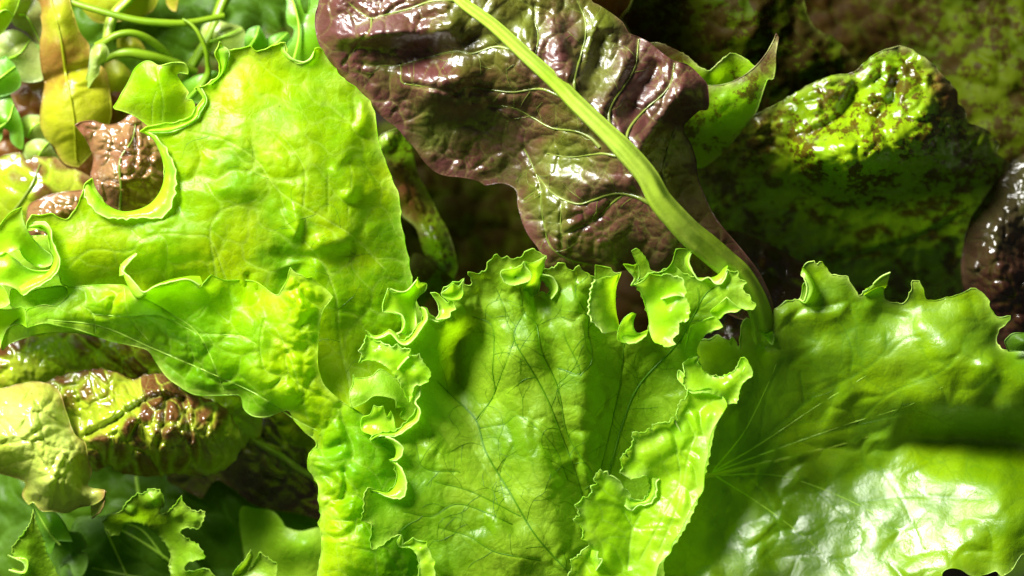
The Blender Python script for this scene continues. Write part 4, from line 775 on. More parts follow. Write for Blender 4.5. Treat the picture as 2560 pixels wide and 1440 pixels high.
for v in ([(1780,1180), (1900,1110), (2050,1010), (2180,930), (2280,860)], [(1780,1182), (1950,1120), (2120,1060), (2280,1010), (2400,940)], [(1780,1188), (1950,1190), (2120,1250), (2260,1330), (2340,1400)], [(1780,1180), (1860,1080), (1920,960), (1960,860)], [(1790,1190), (1900,1260), (2020,1350), (2100,1430)]):
    d.rib('vein', [(x, y, 2.2-0.45*k) for k, (x, y) in enumerate(v)], 'veinlime', d.H, lift=-0.9, seg=8)
d.loft('curled_margin', [[(1998,752,6), (2022,752,6), (2034,716,8), (2026,688,8), (2012,668,8)], [(1996,750,30), (2018,758,40), (2036,722,44), (2024,692,44), (2006,668,40)], [(1999,748,22), (2010,752,40), (2018,722,46), (2012,698,48), (2003,686,44)]], 'frill', (12,1.5), seed=7)
d.loft('curled_margin', [[(2163,722,10), (2190,712,10), (2205,712,16), (2212,720,16)], [(2160,738,30), (2186,722,38), (2204,716,44), (2216,717,44)], [(2182,711,46), (2193,700,54), (2206,690,60), (2226,681,66)]], 'frill', (10,2), seed=8)
d.loft('curled_margin', [[(1884,806,-4), (1905,832,-2), (1932,826,0)], [(1900,828,8), (1914,838,14), (1932,830,10)], [(1912,842,4), (1930,860,14), (1935,836,8)]], 'frill', (10,2), seed=9)
d.rib('midrib', [(1720,1200,9), (1850,1172,8), (2000,1136,6), (2150,1096,4.5), (2230,1075,3)], 'rib', d.H, flat=0.5, lift=-3, groove=1, seg=14)
rc = Leaf('lettuce_leaf', 'small dark green curled tip at the right edge above the broad leaf', 'lettuce leaf', 2550, 860, 10)
rc.patch('blade', [(2512,853,60), (2520,843,64), (2532,834,66), (2560,832,64), (2680,836,60), (2680,900,40), (2560,878,52), (2521,878,50,'s'), (2516,866,54)], 'shade', [(2560,856,78)], cell=3, seed=82)
gr = bpy.data.objects.new('tmp', None); bpy.data.objects.remove(gr)
gg = Leaf('ceramic_shard', 'pale grey chipped edge of a dish in the bottom right corner', 'dish', 2550, 1430, -60)
gg.patch('rim', [(2488,1500,-10), (2494,1448,-10), (2503,1428,-9), (2512,1428,-9), (2518,1416,-8), (2528,1418,-8), (2536,1402,-7), (2546,1402,-7), (2556,1388,-6), (2640,1370,-4), (2640,1500,-6)], 'grey', [(2560,1430,-2)], cell=5, noises=((60,1),), rim=3, seed=83)

# ================================================================ LEFT LIME LEAF
bl = Leaf('lime_lettuce_leaf', 'big wavy lime green leaf with spiky margin filling the left half', 'lettuce leaf', 600, 600, 20)
bo = [(550,107,70,'s'), (560,115,66), (575,126,58), (600,121,56), (627,115,58,'s'), (640,128,54), (660,124,54), (680,115,56), (697,110,60), (712,106,62,'s'), (716,118,56), (720,143,48), (738,158,44), (767,158,44), (781,146,48), (788,121,60,'s'), (800,122,56), (850,190,44), (893,223,40), (933,273,34), (945,350,28), (962,400,24), (987,467,18), (997,490,16), (1002,557,12), (1017,630,10), (1028,693,8), (1036,740,6), (1080,860,-10), (1090,1000,-20), (1070,1200,-20), (1085,1500,-20), (790,1500,-14), (794,1440,-8), (804,1377,-6), (802,1327,-4), (797,1307,-6), (803,1287,-4), (797,1250,-4), (796,1213,-2), (783,1190,0), (769,1163,4), (777,1130,8), (793,1108,10), (750,1067,14), (722,1027,10), (600,930,0), (400,800,0), (250,740,10), (160,712,34), (148,690,40), (140,655,48), (128,625,52), (121,600,52), (118,582,56), (97,572,60), (72,575,64), (67,557,66), (80,538,70,'s'), (100,538,64), (127,535,58), (145,543,54), (167,548,50), (183,532,52), (198,505,56), (207,480,58), (212,460,62), (230,447,70,'s'), (238,470,62), (255,500,54), (275,522,48), (305,535,44), (345,533,44), (375,520,46), (400,490,50), (410,460,54), (412,430,56), (407,395,58), (398,365,58), (380,342,60), (350,328,66,'s'), (375,316,64), (405,310,62), (440,306,62), (462,298,60), (478,290,58), (487,272,56), (500,258,54), (508,243,54), (498,228,56), (489,221,60,'s'), (518,211,56), (545,190,54), (549,163,56), (538,135,62)]
VB = [([(620,1040), (600,940), (565,840), (545,720), (527,600), (530,560), (560,525), (640,500)], 2.2), ([(565,700), (527,600), (480,590), (410,585), (355,600), (320,630), (225,626), (160,680)], 1.6), ([(355,600), (310,565), (240,570)], 1.3), ([(880,1000), (850,850), (840,740), (800,650), (720,560), (700,520)], 1.8), ([(960,670), (880,590), (800,540), (700,480), (640,400), (560,350), (470,330)], 1.8), ([(870,540), (880,440), (870,400)], 1.2), ([(820,530), (820,430)], 1.2), ([(760,515), (760,420), (700,330)], 1.3), ([(740,1020), (720,950), (690,880), (700,800)], 1.8)]
bl.patch('blade', bo, 'lime', [(600,200,66), (700,250,70), (800,250,56), (500,400,66), (600,350,84), (700,400,88), (800,400,84), (900,400,50), (480,500,66), (600,500,78), (700,500,80), (800,520,84), (900,520,56), (960,600,34), (560,640,58), (680,600,66), (780,620,76), (880,650,52), (980,720,22), (620,720,44), (720,700,48), (850,760,40), (950,800,20), (750,850,4), (860,900,-6), (980,950,-4), (800,1000,26), (900,1050,30), (850,1100,34), (870,1200,30), (870,1350,34), (960,1300,16), (1000,1150,0), (1000,1400,4), (700,950,6), (300,620,60), (400,560,68), (400,660,48), (200,600,66), (250,680,40), (440,640,64), (350,690,20), (460,690,24), (560,760,10), (450,800,4), (440,430,60)],
    cell=3.6, seed=90, tooth=(42,4), bul=(85,8,1.4,0.6,30), bul2=(30,2.5,1.3,0.2,14), noises=((100,6), (38,2.5), (17,1.3)), vdepth=3, folds=[([(840,430),(880,470),(870,490)],13,17),([(735,530),(745,560),(735,585)],12,14),([(800,610),(860,600)],14,22),([(700,640),(760,655),(720,690)],-15,22),([(620,690),(630,740)],-10,10),([(560,470),(600,480)],8,26),([(780,400),(760,340)],8,30),([(900,300),(860,380)],6,24)], edge_w=8, edge_lift=6, veins=VB, rim=2.4,
    tint=[(600,180,-0.2), (700,250,0.0), (860,300,0.2), (560,400,0.55), (620,470,0.5), (470,330,0.3), (700,400,0.2), (880,450,0.25), (700,650,0.75), (800,650,0.5), (960,620,0.6), (600,560,0.1), (540,620,-0.2), (420,660,-0.3), (300,600,0.0), (180,590,0.15), (440,480,-0.1), (850,780,0.5), (980,800,0.6), (860,920,-0.1), (740,330,0.1), (900,1200,0.6), (330,350,0.1)])  # greener patches paint in the shadow blotch and the darker hollows
auto_veins(bl, bl.H, 'vein_network', [VB[4][0], VB[3][0]], 'veindark', 21, r=0.7, spacing=110, length=90, poly=crom([q[:2] for q in bo], 10, True), lift=0.0)
fl_ = [(283,268,60,'s'), (292,255,60), (305,232,62), (322,203,64), (335,175,68), (350,160,74), (367,152,78), (382,156,80), (392,163,80), (402,164,84), (432,156,92), (460,158,92), (470,173,86), (470,185,80,'s'), (450,182,74), (442,186,70), (449,200,66), (460,216,66), (472,231,68,'s'), (465,247,64), (480,250,62), (488,270,62), (483,288,60), (470,300,58), (440,306,56), (410,312,54), (380,318,50), (358,304,50), (333,288,54), (305,277,58), (288,273,60,'s')]
bl.patch('blade_lobe', fl_, 'lime', [(360,230,76), (395,200,98), (410,240,92), (360,180,82), (430,270,76), (400,285,66), (330,250,68), (440,220,80)], cell=2.8, seed=91, veins=[([(405,300), (408,250), (398,200), (392,170)], 1.6), ([(380,310), (382,260), (392,230)], 1.2)], vdepth=2, noises=((40,2.5), (16,1)), edge_w=6)
# front lobe of the lime leaf
fo2 = [(68,819,70,'s'), (64,795,66), (66,775,64), (85,768,60), (110,762,54), (140,765,44), (161,745,42), (163,722,38), (200,716,36), (245,712,38), (295,712,48), (318,716,64), (330,735,80), (343,748,92,'s'), (360,734,94), (385,718,94), (402,708,96,'s'), (430,712,92), (452,702,96), (466,697,100,'s'), (486,708,98), (500,720,94), (508,708,98), (527,687,96,'s'), (560,700,68), (600,700,54), (640,705,54), (690,738,68), (705,722,88), (718,700,100), (721,685,106), (726,669,112,'s'), (738,682,110), (755,688,108,'s'), (765,694,106), (779,692,106,'s'), (790,704,102), (804,714,100), (818,727,98), (832,741,98,'s'), (824,754,90), (810,772,84), (801,800,78), (798,830,74), (795,865,70), (794,907,64), (800,935,58), (812,965,54), (850,1000,46), (905,1035,36), (960,1070,24), (1040,1110,4), (1090,1250,-10), (1085,1500,-10), (790,1500,8), (794,1440,14), (804,1377,16), (802,1327,18), (797,1307,16), (803,1287,18), (797,1250,18), (796,1213,20), (783,1190,22), (769,1163,26), (777,1130,26), (793,1108,14), (768,1085,22), (750,1067,24), (735,1050,22), (722,1027,20), (700,1030,18), (667,1042,14), (633,1040,12), (610,1022,8), (600,990,4), (565,988,0), (527,989,-2), (483,985,-4), (443,962,-6), (415,940,-6), (388,902,-4), (367,875,0), (320,862,8), (273,852,16), (230,836,26), (185,822,36), (145,814,48), (110,808,60)]
VF = [([(120,800), (250,815), (380,870), (520,930), (640,985), (740,1050), (800,1080)], 2.4), ([(560,975), (500,840), (420,780), (360,745)], 1.8), ([(500,835), (600,840), (640,860)], 1.5), ([(230,785), (320,792), (400,790), (500,838)], 1.6), ([(205,766), (232,785), (240,830)], 1.3), ([(310,720), (322,790), (370,850)], 1.4), ([(770,1050), (740,940), (720,880), (690,820)], 1.8), ([(660,800), (650,860), (655,900)], 1.2), ([(530,745), (500,790), (480,800)], 1.2)]
bl.patch('front_lobe', fo2, 'lime', [(150,790,52), (250,760,48), (250,810,34), (350,800,40), (350,850,12), (450,760,66), (450,850,30), (450,920,8), (550,760,60), (550,850,50), (550,930,26), (620,780,68), (620,880,66), (600,950,36), (680,780,82), (750,740,104), (750,800,90), (700,860,84), (680,950,64), (740,900,76), (740,970,66), (720,1000,50), (780,1030,50), (650,1010,30), (500,720,84), (380,760,72), (850,1080,50), (860,1200,52), (870,1350,54), (960,1300,34), (1000,1150,20), (1000,1400,24), (900,1050,40), (820,1150,42), (830,1060,46)],
    folds=[([(793,1110), (815,1125), (850,1112)], -14, 12), ([(785,1200), (830,1185), (880,1160)], -5, 16), ([(862,1180), (866,1210), (858,1245)], -10, 9), ([(800,1340), (850,1345), (900,1310)], -4, 8), ([(810,1260), (840,1330), (850,1440)], 9, 26), ([(850,1020), (870,1080), (880,1140)], -10, 14), ([(420,790), (560,880), (700,990)], 8, 26), ([(600,700), (660,780), (700,900)], -10, 22)],
    cell=3.0, seed=92, bul=(62,13,1.3,0.7,24), bul2=(24,5.0,1.2,0.2,12), noises=((70,5), (30,3), (14,1.3)), vdepth=3.5, edge_w=7, veins=VF, rim=2.0,
    tint=[(120,790,0.4), (250,780,0.55), (400,800,0.6), (420,900,0.8), (550,960,0.8), (660,1010,0.8), (550,860,0.5), (620,780,0.1), (700,720,-0.1), (760,720,-0.1), (680,850,0.1), (640,930,0.2), (740,900,-0.1), (780,850,0.5), (740,980,0.0), (800,1060,0.3), (850,1120,0.75), (840,1200,0.4), (820,1300,0.2), (900,1250,0.7), (840,1400,0.2), (920,1420,0.6), (960,1100,0.6), (560,730,0.4), (400,740,0.2)])  # greener tone; shade of the lower strip facing away is painted in
for v, w in VF[:6]:
    bl.rib('vein', [(a, b, w*0.55) for a, b in v], 'veinlime', bl.H, lift=-0.2, seg=6)
bl.loft('curled_margin', [[(306,662,52), (322,690,52), (346,740,60), (380,716,60), (420,700,56), (470,690,60), (500,690,62)], [(300,660,84), (316,708,92), (344,746,98), (384,722,98), (424,712,94), (470,700,98), (506,708,92)], [(304,676,92), (330,700,104), (358,730,108), (388,716,104), (424,706,102), (466,698,106), (500,712,98)]], 'frill', (30,3), seed=10)
bl.loft('curled_margin', [[(300,690,60), (303,668,60), (316,652,58), (334,640,54)], [(298,690,84), (300,666,84), (315,648,80), (338,632,74)], [(306,688,92), (312,668,92), (324,654,86), (342,634,78)]], 'frill', (24,2), seed=13)
# rolled rims of the lime leaf
def strip(leaf, outer, inner, h, mat='frill', tooth=(14, 2.5), seed=0, zb=-20, **k):
    """a rolled strip seen from above: outer = crest line, inner = toothed edge line, both (x,y,z)"""
    o = np.array(outer, float); i = np.array(inner, float)
    b = o.copy(); b[:, 2] += zb
    m = (o+i)/2; m[:, 2] += h
    return leaf.loft('curled_margin', [b, o, m, i], mat, tooth, seed=seed, **k)
strip(bl, [(228,448,60), (240,480,60), (268,512,56), (305,528,52), (345,524,52), (378,508,54), (400,480,56), (410,445,60), (406,400,62), (384,350,66), (352,328,70)],
      [(210,470,64), (222,505,70), (255,538,70), (300,545,68), (350,543,68), (405,541,70), (430,503,72), (438,430,70), (420,385,72), (396,350,72), (372,330,72)], 7, seed=20, tooth=(30,7))
strip(bl, [(72,575,62), (97,570,62), (118,582,64), (128,610,64), (134,640,66), (130,665,66), (110,688,64), (80,700,62), (45,712,60)],
      [(68,560,66), (110,556,74), (127,575,78), (131,605,80), (148,645,80), (146,672,80), (125,697,78), (82,722,76), (58,738,72)], 8, seed=21, tooth=(30,3))
strip(bl, [(487,222,56), (500,235,56), (506,250,56), (492,268,58), (486,290,60), (462,306,62), (420,318,64), (380,322,66)], [(500,214,60), (512,236,60), (516,256,60), (502,278,62), (494,296,64), (468,314,66), (424,330,68), (356,331,70)], 6, seed=22, tooth=(30,2))
strip(bl, [(537,133,60), (545,150,58), (552,172,56), (545,192,56), (518,212,58)], [(552,112,70), (572,128,66), (570,152,60), (556,186,58), (530,212,58)], 8, seed=23, tooth=(30,2))
strip(bl, [(697,112,58), (704,132,54), (724,152,50), (755,162,48), (780,150,52), (788,124,60)], [(712,106,62), (712,128,60), (730,146,58), (756,156,56), (776,146,56), (786,128,60)], 4, seed=24, tooth=(30,2))
# far left cluster
bl.patch('blade_lobe', [(-50,590,50), (-5,566,56), (10,548,60), (28,530,66), (55,517,76,'s'), (57,545,66), (66,572,58), (85,600,46), (108,622,34), (130,640,30), (127,662,20), (100,668,10), (75,656,14), (58,640,30), (48,622,44), (32,628,50), (0,640,46), (-50,646,40)], 'frill', [(40,570,62), (10,600,54), (90,635,22)], cell=2.6, seed=93, noises=((40,2.5), (16,1)), edge_w=6)
bl.patch('blade_lobe', [(-50,640,60), (0,638,66), (15,630,72), (28,640,74), (42,650,70), (60,666,60), (85,676,52), (120,676,50), (140,664,60), (136,690,62), (118,704,64), (84,718,66), (60,738,62), (40,722,64), (10,712,64), (-50,720,60)], 'frill', [(20,670,80), (60,695,64), (-10,680,74)], cell=2.6, seed=94, noises=((40,2.5), (16,1)), edge_w=6)
bl.patch('blade_lobe', [(-50,700,66), (0,712,72), (15,730,76), (25,758,80,'s'), (10,768,74), (-50,775,60)], 'frill', [(-5,740,76)], cell=2.6, seed=95, edge_w=6)
bl.patch('blade_lobe', [(-50,778,56), (20,774,60), (55,768,62), (64,785,66), (68,819,70,'s'), (50,810,46), (20,820,40), (5,850,40), (0,870,44,'s'), (-50,860,36)], 'lime', [(30,795,48)], cell=2.6, seed=96, edge_w=5)
bl.patch('blade_lobe', [(30,722,50), (60,736,54), (84,726,56), (110,720,50), (160,716,50), (165,745,44), (130,772,44), (80,770,50), (45,774,50), (25,760,44)], 'green', [(90,748,38)], cell=2.6, seed=97, edge_w=5)
bl.patch('blade_lobe', [(60,790,50), (68,815,54), (120,806,44), (190,818,30), (260,846,8), (190,832,10), (110,834,20), (60,845,28), (20,862,30), (5,875,24), (10,840,34), (30,810,40)], 'green', [(50,830,38)], cell=2.6, seed=98, edge_w=5)

bl.patch('blade_lobe', [(-50,600,-10), (60,590,0), (150,600,20), (200,700,20), (180,790,10), (60,800,0), (-50,800,-10)], 'green', [(80,690,-4)], cell=4, seed=88, rim=1)

# ================================================================ MIDDLE FRILLY LEAF
a = Leaf('frilly_lettuce_leaf', 'broad green leaf with curled toothed frills, front middle of the heap', 'lettuce leaf', 1400, 1050, 60)
ao = [(917,823,64,'s'), (922,835,62), (935,842,62), (953,838,62), (973,826,62), (987,832,62), (997,846,64), (1010,851,66), (1027,838,68), (1040,818,70), (1056,800,72), (1056,782,72), (1048,768,74,'s'), (1062,770,70), (1077,788,68), (1092,796,66), (1112,790,68), (1124,775,72), (1122,755,72), (1104,735,72), (1107,727,74), (1120,715,78), (1133,707,80,'s'), (1150,704,80), (1160,697,84,'s'), (1160,711,80), (1172,714,78), (1181,711,80), (1178,695,84), (1170,680,90,'s'), (1180,681,88), (1187,684,86), (1202,684,86), (1214,676,88), (1219,665,92), (1223,653,94), (1233,645,96), (1242,635,100,'s'), (1249,645,96), (1258,645,96), (1267,642,98,'s'), (1280,648,96), (1295,646,96), (1306,640,98), (1313,630,100), (1322,625,102), (1335,622,104,'s'), (1345,632,100), (1356,637,100), (1365,640,102,'s'), (1360,660,92), (1353,684,80), (1348,705,66), (1343,731,54), (1355,731,58), (1370,740,62,'s'), (1374,728,66), (1370,714,72), (1355,700,80), (1354,690,84,'s'), (1366,690,88), (1361,674,92), (1375,673,92), (1390,668,94), (1395,657,98,'s'), (1405,659,96), (1413,666,94), (1422,674,92), (1431,678,92), (1440,670,94), (1447,663,98,'s'), (1453,673,92), (1462,681,88), (1475,689,86), (1487,694,84), (1500,690,70), (1520,695,56), (1538,722,46), (1536,765,40), (1541,800,36), (1556,828,34), (1590,842,34), (1618,832,36), (1624,800,40), (1614,763,50), (1600,727,60), (1592,710,60), (1607,697,60), (1625,683,62), (1645,682,66), (1667,672,68), (1685,664,70), (1705,682,68), (1737,694,70), (1765,698,72), (1792,710,76), (1812,690,84), (1816,678,88), (1830,680,90,'s'), (1838,680,90), (1847,683,92,'s'), (1843,697,90), (1855,700,92), (1867,707,94,'s'), (1856,716,90), (1862,733,90), (1873,737,92,'s'), (1877,750,94), (1890,765,98,'s'), (1880,773,92), (1862,772,84), (1845,770,78), (1813,783,70), (1797,800,66), (1798,812,66), (1790,823,62), (1763,836,56), (1748,852,52), (1740,873,50), (1741,890,52), (1747,903,52), (1757,927,50), (1780,940,52), (1800,942,54), (1840,950,50), (1820,1000,40), (1790,1060,20), (1770,1150,0), (1740,1260,-10), (1700,1340,-10), (1660,1400,-10), (1640,1500,-10), (1045,1500,30), (1046,1440,34), (1048,1407,36), (1040,1380,38), (1022,1367,40), (1002,1368,42), (994,1352,42), (1003,1337,44), (980,1343,48), (958,1360,56), (944,1368,62), (930,1374,68,'s'), (926,1355,66), (929,1330,64), (927,1308,66), (915,1305,70), (903,1300,76,'s'), (909,1280,74), (911,1260,74), (909,1245,78,'s'), (914,1230,76), (919,1220,78,'s'), (940,1224,70), (965,1230,62), (985,1215,56), (992,1192,54), (987,1168,54), (978,1150,56), (987,1146,56), (1002,1138,56), (1000,1120,54), (985,1107,54), (955,1092,58), (925,1099,66,'s'), (935,1088,64), (962,1082,60), (990,1078,58), (1008,1062,58), (1025,1045,60), (1040,1025,62), (1040,1005,64), (1030,985,66), (1035,960,66), (1010,920,54), (990,890,54), (960,860,58), (930,850,60)]
VA = [([(1430,1440), (1340,1340), (1280,1240), (1215,1130), (1190,1050), (1130,990), (1090,950)], 3.0), ([(1300,1290), (1180,1230), (1090,1205)], 2.2), ([(1190,1050), (1235,985), (1232,930), (1232,820), (1180,790)], 2.2), ([(1235,985), (1290,830), (1270,790), (1240,720)], 1.6),
      ([(1460,1340), (1450,1220), (1400,1080), (1360,980), (1290,860), (1285,830), (1310,780)], 2.6), ([(1480,1180), (1420,1090), (1395,970), (1355,880), (1340,810), (1310,780), (1300,720)], 2.2), ([(1450,940), (1480,900), (1470,830), (1470,790), (1440,740), (1440,690)], 2.0), ([(1395,920), (1450,932), (1415,850), (1410,830)], 1.8), ([(1520,1190), (1560,1050), (1600,960), (1700,850), (1760,740), (1800,710)], 3.4), ([(1700,860), (1730,790), (1790,740)], 2.0), ([(1150,1180), (1060,1170), (1040,1110)], 1.6),
      ([(1280,1310), (1150,1260), (1080,1290), (1010,1280)], 1.8), ([(1350,1400), (1240,1380), (1170,1340), (1100,1320)], 1.8), ([(1420,1200), (1380,1110), (1300,1040), (1260,1060), (1200,1070)], 1.5), ([(1560,860), (1550,960), (1520,1100), (1500,1180)], 2.2), ([(1285,1110), (1250,1180), (1262,1250)], 1.4)]
a.patch('blade', ao, 'green', [(1000,870,50), (1060,850,54), (1090,900,40), (1100,820,58), (1150,770,72), (1150,850,-14), (1145,950,-26), (1180,900,0), (1200,800,44), (1250,750,66), (1300,770,80), (1330,860,92), (1250,900,58), (1250,1000,26), (1180,1000,2), (1110,1000,6), (1070,960,30), (1080,1050,44), (1060,1150,52), (1150,1100,30), (1100,1250,54), (1020,1290,60), (1000,1330,56), (1200,1200,34), (1300,1100,50), (1350,950,66), (1400,1000,72), (1350,1200,56), (1280,1250,54), (1400,750,88), (1400,850,78), (1470,800,74), (1500,870,60), (1480,950,62), (1550,900,30), (1600,920,14), (1500,1050,30), (1560,1000,2), (1620,1000,-6), (1680,900,20), (1700,800,50), (1760,760,66), (1820,730,90), (1650,950,4), (1480,1150,20), (1450,1250,22), (1420,1320,30), (1200,1350,52), (1350,1350,50), (1100,1400,42), (1260,1440,46), (1400,1440,26), (1550,1150,-10), (1600,1300,-20), (1720,960,20), (1300,710,96)],
    cell=3.2, reg=1.0, seed=100, bul=(60,6,1.5,1.1,24), bul2=(26,1.8,1.3,0.9,12), noises=((90,4), (36,2.0), (15,1.0)), vdepth=3,
    folds=[([(1240,780), (1290,1000), (1370,1250), (1420,1440)], 12, 34), ([(1360,760), (1400,1000), (1440,1250)], -10, 30), ([(1120,900), (1190,1080), (1300,1300)], -12, 34), ([(1450,760), (1460,1000), (1465,1180)], 10, 30), ([(1090,1130), (1200,1240), (1300,1400)], 10, 28)], veins=VA, edge_w=8, rim=2.3, tooth=(20,6), edge_lift=6)
for v, w in VA:
    bl_ = a.rib('vein', [(x, y, w*(0.62 if k < len(v)-2 else 0.35)) for k, (x, y) in enumerate(v)], 'veindark', a.H, lift=0.1, seg=6)
auto_veins(a, a.H, 'vein_network', [v for v, w in VA], 'veindark', 31, r=0.7, spacing=75, length=80, poly=crom([q[:2] for q in ao], 10, True), lift=0.4)

# right wing folded over
wo = [(1723,978,118), (1740,978,112), (1770,970,104), (1800,985,84), (1817,1010,104), (1810,1027,140), (1796,1050,134), (1780,1078,130), (1772,1110,130), (1770,1135,132), (1763,1167,130), (1760,1200,130), (1757,1227,128), (1740,1252,126), (1720,1290,124), (1700,1330,122), (1690,1345,122), (1679,1362,120), (1677,1380,120), (1660,1397,118), (1647,1412,118), (1640,1440,116), (1630,1500,114), (1410,1500,100), (1420,1440,108), (1430,1424,110), (1428,1400,116,'s'), (1447,1390,110), (1458,1374,112,'s'), (1471,1366,110), (1472,1356,112), (1455,1346,118,'s'), (1459,1332,112), (1453,1316,112), (1433,1298,120,'s'), (1447,1292,114), (1449,1280,114), (1437,1262,120,'s'), (1449,1256,114), (1458,1242,118,'s'), (1470,1243,116), (1480,1228,114), (1477,1215,118,'s'), (1492,1210,114), (1485,1196,118,'s'), (1492,1185,118), (1500,1175,122,'s'), (1508,1184,118), (1518,1178,122,'s'), (1522,1188,118), (1532,1191,118), (1553,1207,112), (1555,1220,108), (1570,1227,104), (1578,1246,98), (1590,1250,94), (1602,1252,94), (1616,1244,96), (1626,1220,98), (1622,1196,104), (1615,1188,110), (1592,1194,118), (1573,1194,122), (1551,1181,126,'s'), (1557,1167,120), (1553,1152,124,'s'), (1558,1134,124,'s'), (1569,1142,118), (1566,1127,124,'s'), (1577,1119,118), (1584,1100,118), (1581,1081,126,'s'), (1602,1083,120), (1614,1080,120), (1623,1071,126,'s'), (1630,1078,120), (1632,1062,126,'s'), (1654,1057,124), (1677,1056,122), (1680,1043,128,'s'), (1697,1056,118), (1691,1038,122), (1697,1018,124), (1702,1000,130,'s'), (1712,1000,124)]
VW = [([(1640,1400), (1700,1250), (1720,1150), (1740,1080)], 2), ([(1600,1400), (1660,1290), (1700,1200), (1690,1120)], 1.8), ([(1570,1420), (1580,1330), (1600,1290)], 1.8), ([(1560,1280), (1590,1320), (1660,1320)], 1.5)]
a.patch('folded_wing', wo, 'frill', [(1750,1010,116), (1750,1080,124), (1700,1090,122), (1650,1110,126), (1700,1180,108), (1610,1130,126), (1650,1200,106), (1730,1170,124), (1700,1260,122), (1650,1280,112), (1640,1350,112), (1560,1300,100), (1500,1240,116), (1500,1300,112), (1520,1380,106), (1580,1400,90), (1480,1420,110), (1700,1040,120), (1650,1390,116)],
    cell=2.8, reg=1.0, seed=101, bul=(48,8,1.5,0.9,16), noises=((60,4), (26,2.4), (12,1)), edge_w=9, edge_lift=7, rim=2.0, tooth=(15,6), keep=lambda x, y: x < 1750-(y-980)*0.35, vdepth=3, veins=VW)
strip(a, [(1617,1190,100), (1626,1214,98), (1618,1240,96), (1602,1252,94), (1580,1250,94), (1570,1230,98)], [(1640,1196,108), (1640,1232,108), (1626,1258,106), (1600,1262,102), (1575,1274,104), (1562,1262,104)], 6, seed=31, tooth=(24,10))
strip(a, [(1676,1056,116), (1686,1062,116), (1692,1078,114), (1694,1104,112)], [(1682,1044,128), (1698,1072,124), (1704,1090,120), (1696,1110,118)], 4, seed=32, tooth=(20,2))
strip(a, [(1478,1374,112), (1476,1392,112), (1484,1412,112), (1488,1424,112)], [(1494,1378,120), (1494,1396,118), (1506,1400,118), (1490,1426,118)], 4, seed=33, tooth=(20,2))
# scroll at the black hole: left half
a.loft('curled_margin', [[(1500,690,60), (1510,740,50), (1520,790,44), (1545,822,40)], [(1553,682,92), (1541,720,60), (1540,770,50), (1548,815,50)], [(1520,694,104), (1516,730,92), (1520,785,88), (1546,824,76)], [(1489,698,110), (1478,728,112), (1476,790,112), (1512,834,104)]], 'frill', (15,7), seed=40, step=2.6)
a.loft('curled_margin', [[(1540,815,44), (1560,828,40), (1590,838,40), (1618,826,44)], [(1546,818,66), (1575,822,60), (1592,834,60), (1620,824,62)], [(1546,830,96), (1566,838,94), (1588,846,90), (1618,834,84)], [(1545,849,100), (1568,858,102), (1592,855,98), (1616,838,90)]], 'frill', (14,2), seed=41, step=2.6)
a.patch('curled_tip', [(1580,782,96,'s'), (1590,785,94,'s'), (1584,800,84), (1583,817,70), (1592,832,62), (1606,834,60), (1590,850,78), (1570,858,92), (1545,850,100), (1546,824,98), (1557,800,96), (1568,789,96)], 'frill', [(1562,822,100), (1575,838,86)], cell=2.4, seed=42, noises=((20,1),), edge_w=5, rim=1.8)
# scroll at the black hole: right half
sr = [(1576,713,96,'s'), (1592,716,92), (1603,732,82), (1613,763,66), (1622,797,60), (1624,823,66), (1631,847,82), (1640,857,96), (1652,858,104), (1667,867,110), (1688,860,112,'s'), (1680,848,106), (1690,838,108), (1697,828,110), (1696,814,108), (1701,802,108), (1717,803,112), (1723,780,112), (1722,762,110), (1712,746,108), (1706,740,106), (1716,731,110), (1710,714,110), (1708,700,112), (1693,692,112), (1684,692,110), (1667,685,112), (1655,689,110), (1640,688,110), (1623,683,112,'s'), (1612,697,108), (1600,706,104), (1588,711,100)]
a.patch('frill_scroll', sr, 'frill', [(1640,720,100), (1625,740,80), (1640,780,84), (1660,800,104), (1670,830,106), (1645,830,86), (1680,720,104), (1690,770,114), (1665,750,96), (1670,775,112)], cell=2.4, seed=43, noises=((40,4), (18,2)), edge_w=7, edge_lift=5, rim=2.0, tooth=(15,6), keep=lambda x, y: x > 1640)
strip(a, [(1650,744,104), (1668,734,106), (1690,730,108), (1708,738,110)], [(1652,748,112), (1672,742,114), (1692,738,116), (1712,742,114)], 2, seed=44, tooth=(20,1))
# frills behind the hole
a.patch('frill_scroll', [(1580,628,84,'s'), (1590,621,86), (1600,629,84), (1608,638,82), (1620,655,76), (1626,675,70), (1645,681,72), (1660,677,74), (1672,668,78), (1681,655,82), (1686,638,88), (1690,623,94,'s'), (1706,622,94), (1725,624,94,'s'), (1714,643,84), (1714,665,76), (1730,690,70), (1700,704,60), (1650,700,56), (1610,706,56), (1600,690,60), (1598,670,66), (1590,652,74)], 'green', [(1640,690,62), (1700,660,80), (1605,655,78)], cell=2.4, seed=45, edge_w=6, rim=1.8, tooth=(14,2))
strip(a, [(1724,625,84), (1712,645,78), (1716,668,76), (1738,690,76), (1765,694,76), (1790,690,76), (1808,672,82), (1819,663,90)], [(1728,632,92), (1722,652,92), (1730,676,92), (1748,700,92), (1772,694,90), (1792,710,94), (1812,698,96), (1820,666,94)], 6, seed=46, tooth=(24,3))
a.patch('curled_tip', [(1558,660,104,'s'), (1570,661,100), (1584,664,98), (1592,660,98), (1598,672,94), (1598,690,88), (1590,706,92), (1578,712,96), (1586,696,94), (1574,680,98)], 'frill', [(1585,680,104)], cell=2.2, seed=47, edge_w=5, rim=1.8)
a.patch('curled_tip', [(1488,662,100,'s'), (1503,665,98), (1527,670,98,'s'), (1533,680,96), (1542,683,98), (1554,680,102,'s'), (1540,692,90), (1515,692,88), (1500,697,88), (1489,698,90)], 'green', [(1515,682,90)], cell=2.2, seed=48, edge_w=5, rim=1.8)
